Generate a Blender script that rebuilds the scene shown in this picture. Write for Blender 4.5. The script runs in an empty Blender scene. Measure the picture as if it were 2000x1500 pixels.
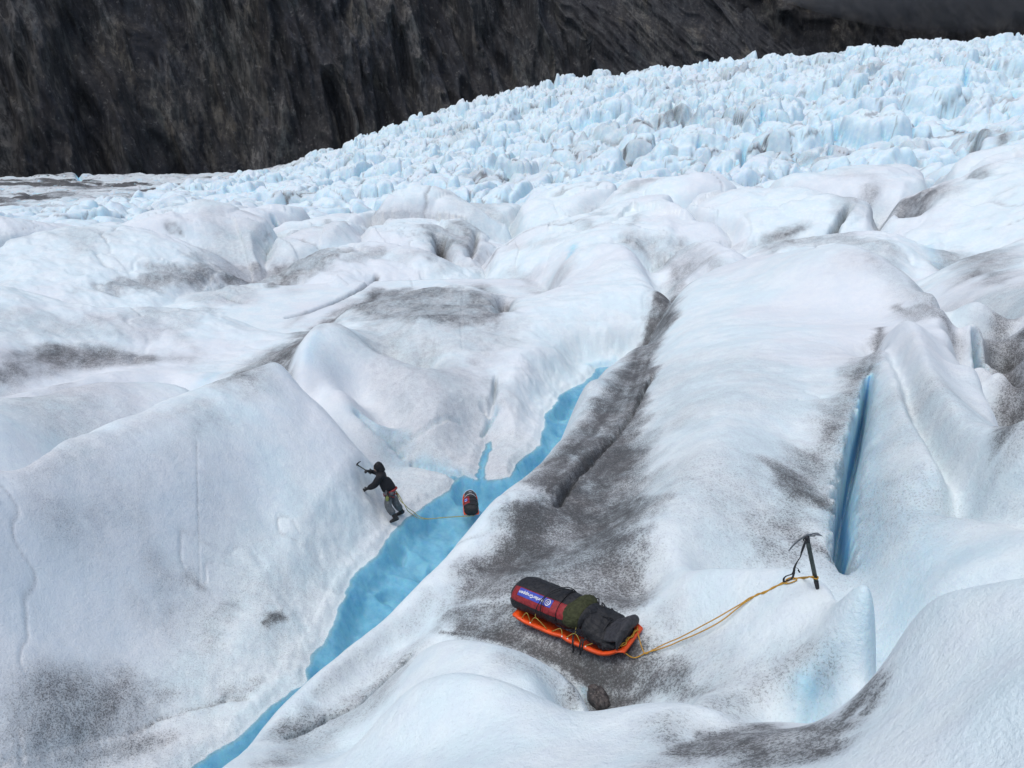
import bpy, bmesh, math, random
import numpy as np
from mathutils import Vector, Matrix, Quaternion
R_ = math.radians
sc = bpy.context.scene
# ------------------------------------------------------------------ camera
PITCH = R_(20.0); FPX = 1557.0
cam_d = bpy.data.cameras.new('camera'); cam = bpy.data.objects.new('camera', cam_d)
sc.collection.objects.link(cam); sc.camera = cam
cam_d.sensor_width = 36.0; cam_d.lens = 36.0*FPX/2000.0
cam_d.clip_start = 0.05; cam_d.clip_end = 6000.0
cam.location = (0, 0, 0); cam.rotation_euler = (math.pi/2-PITCH, 0, 0)
# ------------------------------------------------------------------ sky and light (overcast)
SUN_EL, SUN_AZ = R_(72), R_(-120)          # azimuth clockwise from +Y
w = bpy.data.worlds.new('World'); sc.world = w; w.use_nodes = True
nt = w.node_tree; bg = nt.nodes['Background']
sky = nt.nodes.new('ShaderNodeTexSky'); sky.sky_type = 'NISHITA'; sky.sun_disc = False
sky.sun_elevation = SUN_EL; sky.sun_rotation = SUN_AZ; sky.altitude = 900
sky.air_density = 1.0; sky.dust_density = 4.0; sky.ozone_density = 1.0
nt.links.new(sky.outputs[0], bg.inputs['Color']); bg.inputs['Strength'].default_value = 0.105
sun_d = bpy.data.lights.new('sun', 'SUN'); sun = bpy.data.objects.new('sun', sun_d)
sc.collection.objects.link(sun); sun_d.energy = 1.5; sun_d.angle = R_(55); sun_d.color = (1.0, 0.96, 0.90)
sun.rotation_euler = (math.pi/2-SUN_EL, 0, math.pi-SUN_AZ)
sc.view_settings.view_transform = 'Standard'; sc.view_settings.look = 'None'
sc.view_settings.gamma = 1.0; sc.view_settings.exposure = 0.40
sc.cycles.max_bounces = 8; sc.cycles.diffuse_bounces = 5; sc.cycles.transparent_max_bounces = 12
sc.cycles.volume_bounces = 0

# ------------------------------------------------------------------ helpers
def ray(px, py):
    u = (px-1000.0)/FPX; v = (750.0-py)/FPX
    return np.array([u, math.cos(PITCH)+v*math.sin(PITCH), -math.sin(PITCH)+v*math.cos(PITCH)])
def azt(px, py):
    d = ray(px, py); h = math.hypot(d[0], d[1]); return math.atan2(d[0], d[1]), d[2]/h
def xyz(a, R, z): return (R*math.sin(a), R*math.cos(a), z)
def tag(o, label=None, cat=None, group=None, kind=None):
    if label: o['label'] = label
    if cat: o['category'] = cat
    if group: o['group'] = group
    if kind: o['kind'] = kind
    return o
def link(o, parent=None):
    sc.collection.objects.link(o)
    if parent is not None: o.parent = parent
    return o
def empty(name, M=None, label=None, cat=None, group=None):
    o = bpy.data.objects.new(name, None); o.empty_display_size = 0.1; link(o)
    if M is not None: o.matrix_world = M
    return tag(o, label, cat, group)
def hsh(ix, iy, s):
    h = (ix.astype(np.int64)*374761393 + iy.astype(np.int64)*668265263 + s*2246822519) & 0xFFFFFFFF
    h = ((h ^ (h >> 13))*1274126177) & 0xFFFFFFFF
    h = ((h ^ (h >> 16))*2654435761) & 0xFFFFFFFF
    return ((h ^ (h >> 15)) & 0xFFFFFF)/float(0x1000000)
def noise(x, y, s=0):
    ix = np.floor(x); iy = np.floor(y); fx = x-ix; fy = y-iy
    ix = ix.astype(np.int64); iy = iy.astype(np.int64)
    fx = fx*fx*fx*(fx*(fx*6-15)+10); fy = fy*fy*fy*(fy*(fy*6-15)+10)
    a = hsh(ix, iy, s); b = hsh(ix+1, iy, s); c = hsh(ix, iy+1, s); d = hsh(ix+1, iy+1, s)
    return (a+(b-a)*fx+(c-a)*fy+(a-b-c+d)*fx*fy)*2-1
def fbm(x, y, s=0, o=4, g=0.5, l=2.03):
    t = 0; a = 1.0; n = 0
    for k in range(o):
        t = t+a*noise(x, y, s+k*17); n += a; a *= g; x = x*l+5.3; y = y*l-3.7
    return t/n
def sstep(a, b, x):
    t = np.clip((x-a)/(b-a), 0, 1); return t*t*(3-2*t)
def voro(x, y, s, jit=0.85):
    ix = np.floor(x).astype(np.int64); iy = np.floor(y).astype(np.int64)
    F1 = np.full(x.shape, 9.0); F2 = np.full(x.shape, 9.0)
    cx = np.zeros(x.shape); cy = np.zeros(x.shape); ci = np.zeros(x.shape, np.int64); cj = np.zeros(x.shape, np.int64)
    for dx in (-1, 0, 1):
        for dy in (-1, 0, 1):
            gx = ix+dx; gy = iy+dy
            qx = gx+0.5+(hsh(gx, gy, s)-0.5)*jit; qy = gy+0.5+(hsh(gx, gy, s+1)-0.5)*jit
            d = np.hypot(qx-x, qy-y); c = d < F1
            F2 = np.where(c, F1, np.minimum(F2, d))
            cx = np.where(c, qx, cx); cy = np.where(c, qy, cy); ci = np.where(c, gx, ci); cj = np.where(c, gy, cj)
            F1 = np.where(c, d, F1)
    return F1, F2, x-cx, y-cy, ci, cj
# ------------------------------------------------------------------ glacier: control curves (surveyed points: bearing, range, height)
ZW = -10.3
CP = []
def dens(pts, step=0.05):
    P = [np.array(p, float) for p in pts]
    if len(P) == 1: return P
    out = []
    for i in range(len(P)-1):
        p0 = P[max(i-1, 0)]; p1 = P[i]; p2 = P[i+1]; p3 = P[min(i+2, len(P)-1)]
        n = max(1, int(math.ceil(np.linalg.norm((p2-p1)[:2])/step)))
        for k in range(n):
            t = k/n
            m1 = (p2-p0)*0.5; m2 = (p3-p1)*0.5
            if i == 0: m1 = p2-p1
            if i == len(P)-2: m2 = p2-p1
            out.append(p1*(1-3*t*t+2*t**3)+p2*(3*t*t-2*t**3)+m1*(t-2*t*t+t**3)+m2*(t**3-t*t))
    out.append(P[-1]); return out
def vis(pts, step=0.05):
    q = []
    for px, py, R in pts:
        a, t = azt(px, py); q.append((a, math.log(R), R*t))
    q = dens(q, step); CP.extend(q); return q
def lvl(pts, z, step=0.05):
    q = []
    for px, py in pts:
        a, t = azt(px, py); q.append((a, math.log(z/t), z))
    q = dens(q, step); CP.extend(q); return q
def raw(pts, step=0.05):
    q = []
    for px, py, R, z in pts:
        a, t = azt(px, py); q.append((a, math.log(R), z))
    q = dens(q, step); CP.extend(q); return q
def behind(crest, f, dz, a0=-9, a1=9):
    for a, s, z in crest[::2]:
        if a0 < a < a1: CP.append(np.array((a, s+math.log(f), z+dz)))
# --- standing place and inner ring
for a in (-1.1, -0.6, 0, 0.6, 1.1):
    CP.append(np.array((a, math.log(0.4), -1.72))); CP.append(np.array((a, math.log(1.1), -1.85)))
CP.append(np.array((0.0, math.log(2.0), -2.5))); CP.append(np.array((-0.5, math.log(2.2), -2.9)))
# --- near bank edge over the stream
C1 = vis([(250,1720,5.2),(350,1600,5.7),(450,1500,6.3),(530,1400,6.7),(600,1330,7.0),(680,1265,7.5),(750,1210,8.0),(850,1110,9.0),(905,1050,10.0),(1000,962,11.8),(1050,910,13.0),(1090,862,14.6),(1120,795,17),(1180,726,20.5),(1235,694,22.5)])
behind(C1, 1.10, -1.6)
NEAR = [(250,1720,7.6),(450,1500,9.3),(600,1330,10.6),(750,1210,12.2),(850,1110,13.9),(905,1050,15.4),(1000,962,17.4),(1050,910,19.3),(1090,862,21.2),(1120,795,23.6),(1180,726,28),(1235,694,31)]
NEARW = raw([(p[0],p[1],p[2],ZW+0.05) for p in NEAR])
FAR = [(360,1500),(450,1440),(530,1385),(600,1330),(606,1290),(650,1200),(700,1120),(760,1060),(800,1010),(850,975),(885,955),(886,938),(905,930),(930,936)]
lvl([(300,1540)]+FAR, ZW+0.16)
FAR2 = [(990,930),(1005,905),(1050,870),(1075,800),(1092,770),(1140,745),(1165,720),(1195,716)]
lvl(FAR2, ZW+0.16)
# --- dirty flank between stream edge and hump
vis([(1150,850,13.8),(1200,780,16),(1260,690,20),(1300,620,23),(1322,572,26)])
behind(vis([(1240,697,22),(1290,628,25),(1326,572,27.5)]), 1.12, -1.8)
vis([(1100,1000,10.0),(1200,900,12.2),(1250,800,14.6),(1310,700,17.8),(1370,600,22.2)])
vis([(1050,1100,8.5),(1150,1050,9.2),(1230,960,10.7)])
vis([(950,1100,8.9),(900,1180,8.0),(850,1200,7.9)])
# --- main hump: bright rib
vis([(1400,525,27),(1450,600,21),(1430,700,16),(1410,800,12.4),(1370,900,10.2),(1330,1000,8.7),(1300,1080,7.9)])
SIL = vis([(1330,560,29),(1400,524,29),(1480,500,29),(1560,490,28),(1640,486,27),(1720,505,25),(1800,550,22),(1870,612,19),(1915,680,16.8),(1950,745,15),(1985,810,13.6),(2030,900,12)])
behind(SIL, 1.10, -1.4); behind(SIL, 1.25, -2.6)
vis([(1550,600,21),(1600,680,17),(1600,760,14.2)])
vis([(1750,580,21),(1830,640,18.5),(1880,730,15.6)])
vis([(1540,850,12.1),(1550,950,10.3),(1530,1040,9.2)])
LIP = vis([(1700,650,17.6),(1690,740,14.6),(1672,820,12.6),(1655,900,11.4),(1642,980,10.3),(1636,1060,9.3),(1636,1130,8.6)])
# --- right block: arete, left face and outer flank
AR = vis([(1735,618,17.3),(1765,665,15.1),(1790,740,12.8),(1825,800,11.5),(1870,868,10.2),(1930,890,9.5),(2000,905,9.1),(2150,960,8.4)])
vis([(1708,670,17.0),(1704,760,14.0),(1688,850,12.0),(1672,940,10.6),(1666,1030,9.7),(1666,1130,8.8),(1690,1220,7.8),(1740,1290,7.1)])
vis([(1770,850,11.0),(1755,950,9.7),(1755,1050,8.8),(1785,1150,7.9)])
vis([(1900,950,9.5),(1880,1050,8.5),(1850,1130,7.6)]); vis([(2000,1000,8.6),(2050,1080,7.6)])
vis([(1850,700,16.0),(1900,780,13.7),(1960,850,12.1)])
# --- saddle and axe hump
vis([(1200,1100,8.0),(1260,1160,7.6)])
AX = vis([(1330,1108,7.6),(1440,1110,7.0),(1540,1110,6.75),(1590,1125,6.6),(1640,1165,6.35),(1690,1215,6.05),(1718,1275,5.8),(1705,1330,5.5),(1660,1385,5.1),(1635,1412,4.8)])
AXT = [q for q in AX if q[1] > math.log(5.74)]
behind(AXT, 1.09, -0.75, 0.27); behind(AXT, 1.2, -1.1, 0.33)
vis([(1500,1160,6.5),(1400,1200,6.6),(1320,1260,6.5),(1290,1330,6.0)])
vis([(1600,1220,5.85),(1500,1280,5.75),(1400,1340,5.5),(1350,1372,5.2)])
vis([(1640,1300,5.5),(1590,1330,5.35),(1560,1370,5.3)])
raw([(1600,1400,5.1,-4.6),(1560,1400,5.0,-4.5)])
# --- bowl with sled
vis([(930,1190,7.6),(1020,1200,7.25),(1120,1225,6.9),(1220,1265,6.55),(1250,1320,6.25)])
vis([(960,1232,7.1),(1050,1265,6.75),(1130,1310,6.45),(1180,1345,6.25)])
vis([(1000,1130,8.0),(1100,1150,7.6),(1200,1180,7.2)])
raw([(1165,1372,6.1,-5.42),(1165,1390,5.7,-5.45)])
# --- hump A, hump B in front of the bowl
HA = vis([(835,1262,6.6),(870,1247,6.4),(950,1254,6.15),(1030,1278,5.95),(1100,1318,5.75),(1140,1355,5.6),(1148,1388,5.35)])
behind(HA, 1.06, -0.5)
HB = vis([(700,1450,5.3),(770,1370,5.2),(830,1325,5.05),(900,1311,4.9),(980,1328,4.75),(1060,1362,4.65),(1115,1388,4.6),(1180,1386,4.55),(1250,1374,4.5),(1330,1372,4.45),(1400,1385,4.35)])
behind(HB, 1.06, -0.38); behind([h for h in HB if h[0]>0.08 and h[0]<0.26], 1.18, -0.9)
vis([(960,1290,5.6),(1050,1330,5.3)])
# --- lobe between hump A and stream edge
vis([(560,1440,6.2),(640,1380,6.7),(740,1300,7.4),(820,1220,7.9)])
vis([(600,1450,6.1),(700,1372,6.62),(770,1310,7.05),(830,1250,7.3)])
vis([(700,1400,6.1),(790,1310,6.5)])
vis([(550,1500,5.4),(640,1500,4.9),(700,1500,4.6),(850,1450,4.35),(1000,1420,4.15),(1150,1440,4.0),(1300,1420,4.0)])
vis([(1000,1500,3.65),(1200,1500,3.5),(1380,1480,3.5),(1450,1440,3.75),(1520,1425,3.95),(1600,1420,4.15)])
BC = vis([(1330,1440,3.95),(1420,1415,4.2),(1500,1408,4.35),(1580,1412,4.35),(1640,1412,4.3),(1690,1340,4.45),(1730,1290,4.55)])
behind(BC, 1.06, -0.3, 0.31)
vis([(1300,1560,3.0),(1000,1600,2.9),(700,1600,3.6),(500,1600,4.6)])
# --- right foreground mass
RF = vis([(1735,1290,4.45),(1765,1230,4.4),(1800,1185,4.3),(1845,1155,4.2),(1920,1140,4.1),(2000,1126,4.0),(2150,1110,3.9)])
behind(RF, 1.10, -0.7); behind(RF, 1.3, -2.2)
vis([(1640,1460,3.35),(1720,1380,3.6),(1800,1280,3.75),(1900,1220,3.7),(2050,1200,3.5)])
vis([(1700,1500,2.95),(1850,1400,3.05),(2000,1320,3.0),(2150,1320,2.9)])
vis([(1900,1560,2.55),(2100,1500,2.5)])
# --- left slope
LC = vis([(-150,960,14.5),(0,900,16.2),(150,848,17.8),(300,790,19.3),(430,745,20.8),(520,716,21.8),(575,710,22.2),(620,728,22),(660,765,21.4),(700,812,20.8),(755,870,20.2),(795,912,19.7)])
behind(LC, 1.07, -1.5, -9, -0.22); behind(LC, 1.16, -2.0, -9, -0.26)
vis([(100,980,14.9),(250,950,15.8),(400,900,17),(520,830,18.8),(600,780,20.3)])
vis([(50,1150,13.8),(250,1130,14.4),(450,1060,15.8),(600,950,17.6),(700,900,18.9)])
vis([(50,1320,12.6),(250,1300,13.2),(420,1210,14.2),(560,1120,15.3),(680,1020,16.9),(740,980,17.7)])
vis([(0,1480,11.6),(200,1400,12.3),(350,1330,12.9),(480,1260,13.4),(580,1180,14.1)])
vis([(100,1480,11.7),(300,1400,12.4),(450,1340,12.6)])
vis([(-150,1400,12.3),(-150,1150,13.8)])
# tongue
vis([(800,925,19.2),(850,935,19.3)])
raw([(800,912,20.3,-10.1),(850,915,20.6,-10.15)])
# --- trough behind left slope and low hump
vis([(0,850,20),(120,800,22.5),(250,775,24),(400,738,26),(430,725,27)])
W1 = vis([(-100,760,24.5),(0,762,25.5),(60,740,26),(140,722,27),(250,712,28),(330,722,28),(400,745,26.5)])
behind(W1, 1.06, -0.5)
raw([(0,745,29,-9.4),(150,715,31,-9.5),(300,715,32,-9.6),(420,725,31,-9.7)])
# --- big pale band
vis([(0,700,31),(150,690,33),(300,700,32.5),(420,700,31)])
vis([(0,630,35),(200,640,35),(400,650,34.5),(500,670,33)])
W2 = vis([(-100,560,39),(0,560,40),(120,562,41),(220,568,41),(330,566,41),(430,578,39.5),(520,595,38.5),(600,612,38)])
behind(W2, 1.10, -1.3)
# --- dirty band right of it, block B2
vis([(440,745,26.2),(500,710,29),(570,670,32),(650,620,36),(720,590,39),(780,560,42)])
B2 = vis([(570,705,24.6),(585,660,26),(608,640,27),(650,628,27.8),(700,634,28.2),(760,655,28),(810,680,27.4)])
behind(B2, 1.09, -0.9)
vis([(620,720,24.4),(680,780,22.6),(730,820,21.8)]); vis([(720,700,25.6),(800,760,23.8),(860,800,22.8)])
lvl([(700,800),(760,840),(830,850),(900,830),(950,800)], ZW+0.75)
lvl([(760,862),(830,900),(900,900),(930,880)], ZW+0.3)
vis([(900,720,26.5),(960,760,25.2),(985,720,27)])
vis([(820,620,31),(920,640,30.5),(1020,640,31),(1120,620,32),(1200,600,33),(1280,600,33)])
lvl([(1050,800),(1080,740),(1140,710),(1210,690)], ZW+0.7)
vis([(700,600,37),(820,570,38.5),(900,560,38.5),(970,590,36),(1050,560,38),(1150,530,40)])
W3 = vis([(740,545,44),(800,528,45),(860,518,46),(930,522,45.5),(1000,545,43),(1040,560,41)])
behind(W3, 1.08, -1.0)
D1 = vis([(1040,530,42),(1100,500,43),(1150,488,43.5),(1200,486,43),(1250,502,41),(1290,528,38.5),(1325,566,35.5)])
behind(D1, 1.09, -1.3)
raw([(1330,600,31,-9.0)])
# --- middle distance
vis([(0,500,58),(200,490,62),(400,480,66),(560,470,70)],.12)
vis([(620,500,55),(720,470,66),(860,480,60),(950,455,70),(1050,470,60)],.12)
vis([(0,470,80),(300,450,88),(600,432,95),(900,415,100),(1150,400,95)],.12)
vis([(1130,450,66),(1250,430,68),(1330,470,52),(1400,500,40)],.12)
D2 = vis([(1290,480,46),(1340,462,48),(1400,458,47),(1450,480,44),(1475,500,40)])
behind(D2,1.1,-1.2)
vis([(1500,440,58),(1600,430,60),(1700,445,52),(1760,470,44),(1830,500,36)],.12)
vis([(1850,540,31),(1900,570,27.5),(1960,620,24)]); 
D3 = vis([(1820,500,36),(1880,478,38),(1940,468,38),(2000,462,36),(2100,460,34)])
behind(D3,1.1,-1.0)
vis([(1890,600,22.5),(1930,660,19.5),(1965,720,17)])
vis([(2000,520,30),(2000,620,22),(2030,720,17.5),(2050,820,14.5)])
vis([(1400,400,80),(1550,380,85),(1700,370,85),(1850,400,70),(2000,400,62)],.12)
# --- icefall base and far edge
vis([(-100,420,125),(150,412,130),(400,400,140),(650,385,140),(900,365,145),(1150,345,140),(1400,330,125),(1600,320,120),(1800,310,115),(2050,310,110)],.2)
vis([(-100,390,190),(150,385,200),(400,370,220),(650,340,230),(900,300,230),(1150,270,220),(1400,240,210),(1650,230,190),(1850,220,180),(2050,220,170)],.2)
vis([(0,362,300),(300,358,320),(560,345,330)],.2)
vis([(800,255,340),(1000,215,330),(1200,180,320),(1450,150,310),(1700,135,300),(2050,120,280)],.2)
EDGE = vis([(-150,352,430),(0,352,440),(130,342,450),(300,344,450),(450,352,440),(560,340,440),(640,322,440),(720,290,440),(800,256,440),(870,222,440),(960,196,440),(1080,176,440),(1200,160,440),(1330,134,440),(1450,116,440),(1560,104,440),(1700,98,440),(1850,86,440),(2000,76,440),(2150,64,440)],.1)
behind(EDGE, 1.12, -14); behind(EDGE, 1.4, -60)

CPa = np.array(CP)
def solve():
    A = CPa[:, :2]; n = len(A)
    keep = [0]
    # drop near-duplicates
    for i in range(1, n):
        if np.min(np.hypot(*(A[keep]-A[i]).T)) > 0.006: keep.append(i)
    P = CPa[keep]; A = P[:, :2]; n = len(A)
    D = np.hypot(A[:, None, 0]-A[None, :, 0], A[:, None, 1]-A[None, :, 1])
    K = -np.sqrt(D*D+0.0003)+np.eye(n)*0.00008
    Q = np.c_[np.ones(n), A]
    M = np.block([[K, Q], [Q.T, np.zeros((3, 3))]])
    sol = np.linalg.solve(M, np.r_[P[:, 2], 0, 0, 0])
    return A, sol[:n], sol[n:]
_A, _w, _c = solve()
def rbf(a, s):
    out = _c[0]+_c[1]*a+_c[2]*s
    for i in range(len(_A)):
        out = out-_w[i]*np.sqrt((a-_A[i, 0])**2+(s-_A[i, 1])**2+0.0003)
    return out
S0, S1 = math.log(0.4), math.log(640.0)
NA_IN, NS = 1180, 2000
AL = 0.80
ca = np.linspace(-1.05, 1.05, 330); cs = np.linspace(S0, S1, 900)
ga, gs = np.meshgrid(ca, cs, indexing='ij')
coarse = rbf(ga, gs)
def up(arr, src, dst, axis):
    h = src[1]-src[0]; t = np.clip((dst-src[0])/h, 0, len(src)-1.0001); i = np.floor(t).astype(int); f = t-i
    n = len(src)
    g = [np.take(arr, np.clip(i+k, 0, n-1), axis=axis) for k in (-1, 0, 1, 2)]
    sh = [1, 1]; sh[axis] = len(dst); f = f.reshape(sh)
    return 0.5*((2*g[1])+(-g[0]+g[2])*f+(2*g[0]-5*g[1]+4*g[2]-g[3])*f*f+(-g[0]+3*g[1]-3*g[2]+g[3])*f**3)
side = np.concatenate([np.linspace(AL, 1.2, 60)[1:], np.linspace(1.2, math.pi, 70)[1:]])
az = np.concatenate([-side[::-1], np.linspace(-AL, AL, NA_IN), side])
ss = np.linspace(S0, S1, NS)
azc = np.clip(az, -1.0, 1.0)
def blur(A, n=1):
    for _ in range(n):
        for ax in (0, 1):
            p = np.pad(A, [(2, 2) if k == ax else (0, 0) for k in (0, 1)], mode='edge'); m_ = A.shape[ax]
            t = lambda i: np.take(p, range(i, i+m_), axis=ax)
            A = (t(0)+4*t(1)+6*t(2)+4*t(3)+t(4))/16
    return A
coarse = blur(coarse, 2)
# keep the crests where they were surveyed: compare the horizon line each crest makes with the wanted one
def fit(crest, a0=-9, a1=9, lo=.86, hi=1.22, sg=.07):
    global coarse
    c = np.array(crest); keep_ = [0]
    for i in range(1, len(c)):
        if c[i, 0] > c[keep_[-1], 0]+1e-4: keep_.append(i)
    c = c[keep_]; c = c[(c[:, 0] > a0) & (c[:, 0] < a1)]
    if len(c) < 2: return 0
    for it in range(3):
        sel = np.where((ca >= c[0, 0]) & (ca <= c[-1, 0]))[0]; e = np.zeros(len(ca)); mx = 0
        sc_ = np.interp(ca, c[:, 0], c[:, 1]); zc_ = np.interp(ca, c[:, 0], c[:, 2])
        for i in sel:
            m_ = (cs > sc_[i]+math.log(lo)) & (cs < sc_[i]+math.log(hi)); t_ = coarse[i, m_]/np.exp(cs[m_])
            e[i] = (t_.max()-zc_[i]/math.exp(sc_[i]))*math.exp(sc_[i])
        e = np.clip(e, -.02*np.exp(sc_), .02*np.exp(sc_)); mx = np.abs(e[sel]).mean(); k = np.convolve(e, np.ones(5)/5, 'same'); k[:sel[0]] = e[sel[0]]*np.exp(-((ca[:sel[0]]-ca[sel[0]])/.03)**2); k[sel[-1]+1:] = e[sel[-1]]*np.exp(-((ca[sel[-1]+1:]-ca[sel[-1]])/.03)**2)
        coarse = coarse-k[:, None]*np.exp(-((cs[None, :]-sc_[:, None])/sg)**2)
        print('fit', it, round(float(mx), 3), round(float(np.abs(e[sel]).max()), 3))
for c_ in (SIL, D3, D2, D1, W3, W2): fit(c_)
for c_ in (B2, LC, W1): fit(c_, sg=.05)
fit(AR, sg=.05); fit(C1, sg=.06); fit(AXT, 0.27, sg=.04, lo=.94, hi=1.08); fit(HA, sg=.035, lo=.95, hi=1.08); fit(HB, sg=.04, lo=.94, hi=1.08); fit(RF, sg=.05, lo=.9, hi=1.15); fit(EDGE)
coarse = blur(coarse, 1)
Z = up(up(coarse, ca, azc, 0), cs, ss, 1)
A2, S2 = np.meshgrid(az, ss, indexing='ij')
RR = np.exp(S2); X = RR*np.sin(A2); Y = RR*np.cos(A2)
wout = sstep(0.85, 1.7, np.abs(A2))
ring = -1.75-6.0*sstep(1.5, 14, RR)-0.01*RR
Z = Z*(1-wout)+ring*wout

# ---- relief that is not surveyed: humps of the middle distance, seracs of the icefall
pxl = np.interp(az, [azt(p, 430)[0] for p in (-200,0,500,650,900,1200,1450,1700,2000,2300)], [0,1,2,3,4,5,6,7,8,9])
RB = np.interp(pxl, range(10), [70,72,76,84,90,88,82,76,70,68])[:, None]
far = sstep(0.72, 1.25, RR/RB+.34*fbm(X/32, Y/32, 15, 3))
mid = sstep(36, 62, RR)*(1-far*0.75)
wx = X+3.0*fbm(X/9, Y/9, 5, 3); wy = Y+3.0*fbm(X/9, Y/9, 9, 3)
dirt = np.zeros_like(Z); blue = np.zeros_like(Z)
m = RR > 30
def put(arr, v): 
    o = np.zeros_like(arr); o[m] = v; return o
xm, ym = wx[m], wy[m]
F1, F2, dx, dy, ci, cj = voro(xm/9.5, ym/12.0, 3)
hum = (1-np.clip(F1*1.25, 0, 1.2)**2)*(0.8+1.3*hsh(ci, cj, 40))
gap = 1-sstep(0.0, 0.22, F2-F1)
G1, G2, ex, ey, ei, ej = voro(xm/4.2+3, ym/4.8, 8)
hum2 = (1-G1**2)*(0.6+0.9*hsh(ei, ej, 41))
hR = 1+.45*sstep(.05, .3, A2)
Z += put(Z, (1.9*hum-1.0*gap+0.8*hum2))*mid*hR-1.3*sstep(50, 85, RR)*(RR < 2000)
midgap = put(Z, gap)*mid
# seracs, two sizes
xs = X[m]+6*fbm(X[m]/22, Y[m]/22, 24, 2)+1.8*fbm(X[m]/4, Y[m]/4, 25, 3); ys = Y[m]+6*fbm(X[m]/22, Y[m]/22, 28, 2)+1.8*fbm(X[m]/4, Y[m]/4, 29, 3)
def blocks(x, y, sx, sy, s, amp, tilt, wgap):
    F1, F2, dx, dy, ci, cj = voro(x/sx, y/sy, s)
    h1 = hsh(ci, cj, s+50); h2 = hsh(ci, cj, s+51)-0.5; h3 = hsh(ci, cj, s+52)-0.5; h4 = hsh(ci, cj, s+53)
    e = F2-F1; g = sstep(0, wgap, e)
    top = h1*1.0+0.35-0.45*F1*F1+tilt*(h2*dx+h3*dy)+0.30*np.abs(dx*np.cos(h4*6.3)+dy*np.sin(h4*6.3))*(-1.2)*(h4 > 0.45)
    return amp*(top*g**0.7-0.22*(1-g)), 1-g, h4
b1, g1, r1 = blocks(xs, ys, 10.0, 11.0, 60, 3.0, 1.4, 0.30)
b0, g0, r0 = blocks(xs+4*fbm(X[m]/12,Y[m]/12,31,3), ys, 17.0, 18.0, 65, 3.8, 1.6, 0.32)
b2, g2, r2 = blocks(xs, ys, 4.2, 5.2, 70, 1.15, 1.6, 0.30)
b3, g3, r3 = blocks(xs, ys, 1.9, 2.4, 80, 0.28, 1.4, 0.35)
FX = far[m]; grow = 0.75+0.5*sstep(120, 300, RR[m])
big = 1.0+0.5*sstep(-0.25, 0.4, fbm(X[m]/45, Y[m]/45, 90, 2))
smoothL = 1-0.75*sstep(0, 50, RR[m]-np.interp(A2[m], [-.6, -.45, -.30, -.2], [125, 155, 275, 410]))*(1-sstep(-0.27, -0.19, A2[m]))
bw = (.35+.65*sstep(-.05, .2, A2[m]))*(1-sstep(180, 300, RR[m])*.6)
lobe = (b0*bw+b1*(.8-.25*bw)*big+b2*(1-.3*bw)+b3*0.8-1.2*bw)*FX*grow*smoothL
edgeflat = 1-0.75*sstep(330, 430, RR[m])*sstep(0.1, 0.3, A2[m])
left_ = 1-0.35*(1-sstep(-.35, -.1, A2[m]))
Z[m] += ((lobe*edgeflat)-1.6*FX*smoothL)*left_-4.2*sstep(250, 420, RR[m])*sstep(-.05, .35, A2[m])
serac_dirt = np.zeros_like(Z)
serac_dirt[m] = FX*(sstep(0.6, 0.95, g1)*(r1 > 0.6)*.6+sstep(0.55, 0.9, g2)*(r2 > 0.6)*0.8+0.5*sstep(.2,.6,fbm(X[m]/18, Y[m]/18, 93, 4)))*0.8
latR = np.interp(A2, [-.6, -.45, -.30, -.2], [125, 155, 275, 410])
lat = sstep(0, 50, RR-latR+25*fbm(X/30, Y/12, 33, 3))*(1-sstep(-0.27, -0.19, A2))*(np.abs(A2) < 1.1)      # debris-covered margin, far left
rim = sstep(360, 430, RR)*(np.abs(A2) < 1.1)

# ---- near relief
nearw = 1-sstep(30, 60, RR)
rib = fbm(X/1.7+0.5*Y/1.7, Y/3.3, 101, 4)
Z += nearw*(np.minimum(.007*RR, .15)*fbm(X/3.2, Y/3.2, 102, 4)*sstep(3, 9, RR)+np.minimum(.0022*RR, .03)*(fbm(X/0.9, Y/0.9, 103, 4)+.8*np.abs(fbm(X/1.3+Y/2, Y/.7, 105, 4)))*sstep(2, 6, RR)+0.004*fbm(X/.25, Y/.25, 104, 3))
# creases and healed cracks
nc = fbm(X/11+Y/30, Y/8, 120, 4, .55); ncr = np.exp(-(nc/.022)**2)
nd = fbm(X/5+Y/9, Y/3.4-X/9, 121, 4, .6); ndr = np.exp(-(nd/.018)**2)*sstep(.05, .4, fbm(X/14, Y/14, 122, 2))
mz = sstep(24, 45, RR)*(1-far)
Z -= (.12*ncr+.08*ndr)*mz+(.04*ndr*np.minimum(RR/18, 1))*nearw*sstep(4, 9, RR)
rid = 1-np.abs(fbm(X/2.4+Y/6, Y/1.7, 123, 4, .55)); Z += (.34*(rid-.8))*mz+.055*(rid-.8)*nearw*np.minimum(RR/18, 1)*sstep(4, 9, RR)
# small melt cups
c1, c2, *_ = voro(X/0.34+fbm(X, Y, 7, 2), Y/0.34, 110)
Z -= nearw*0.003*sstep(1.5,3,RR)*(1-c1)

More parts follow.
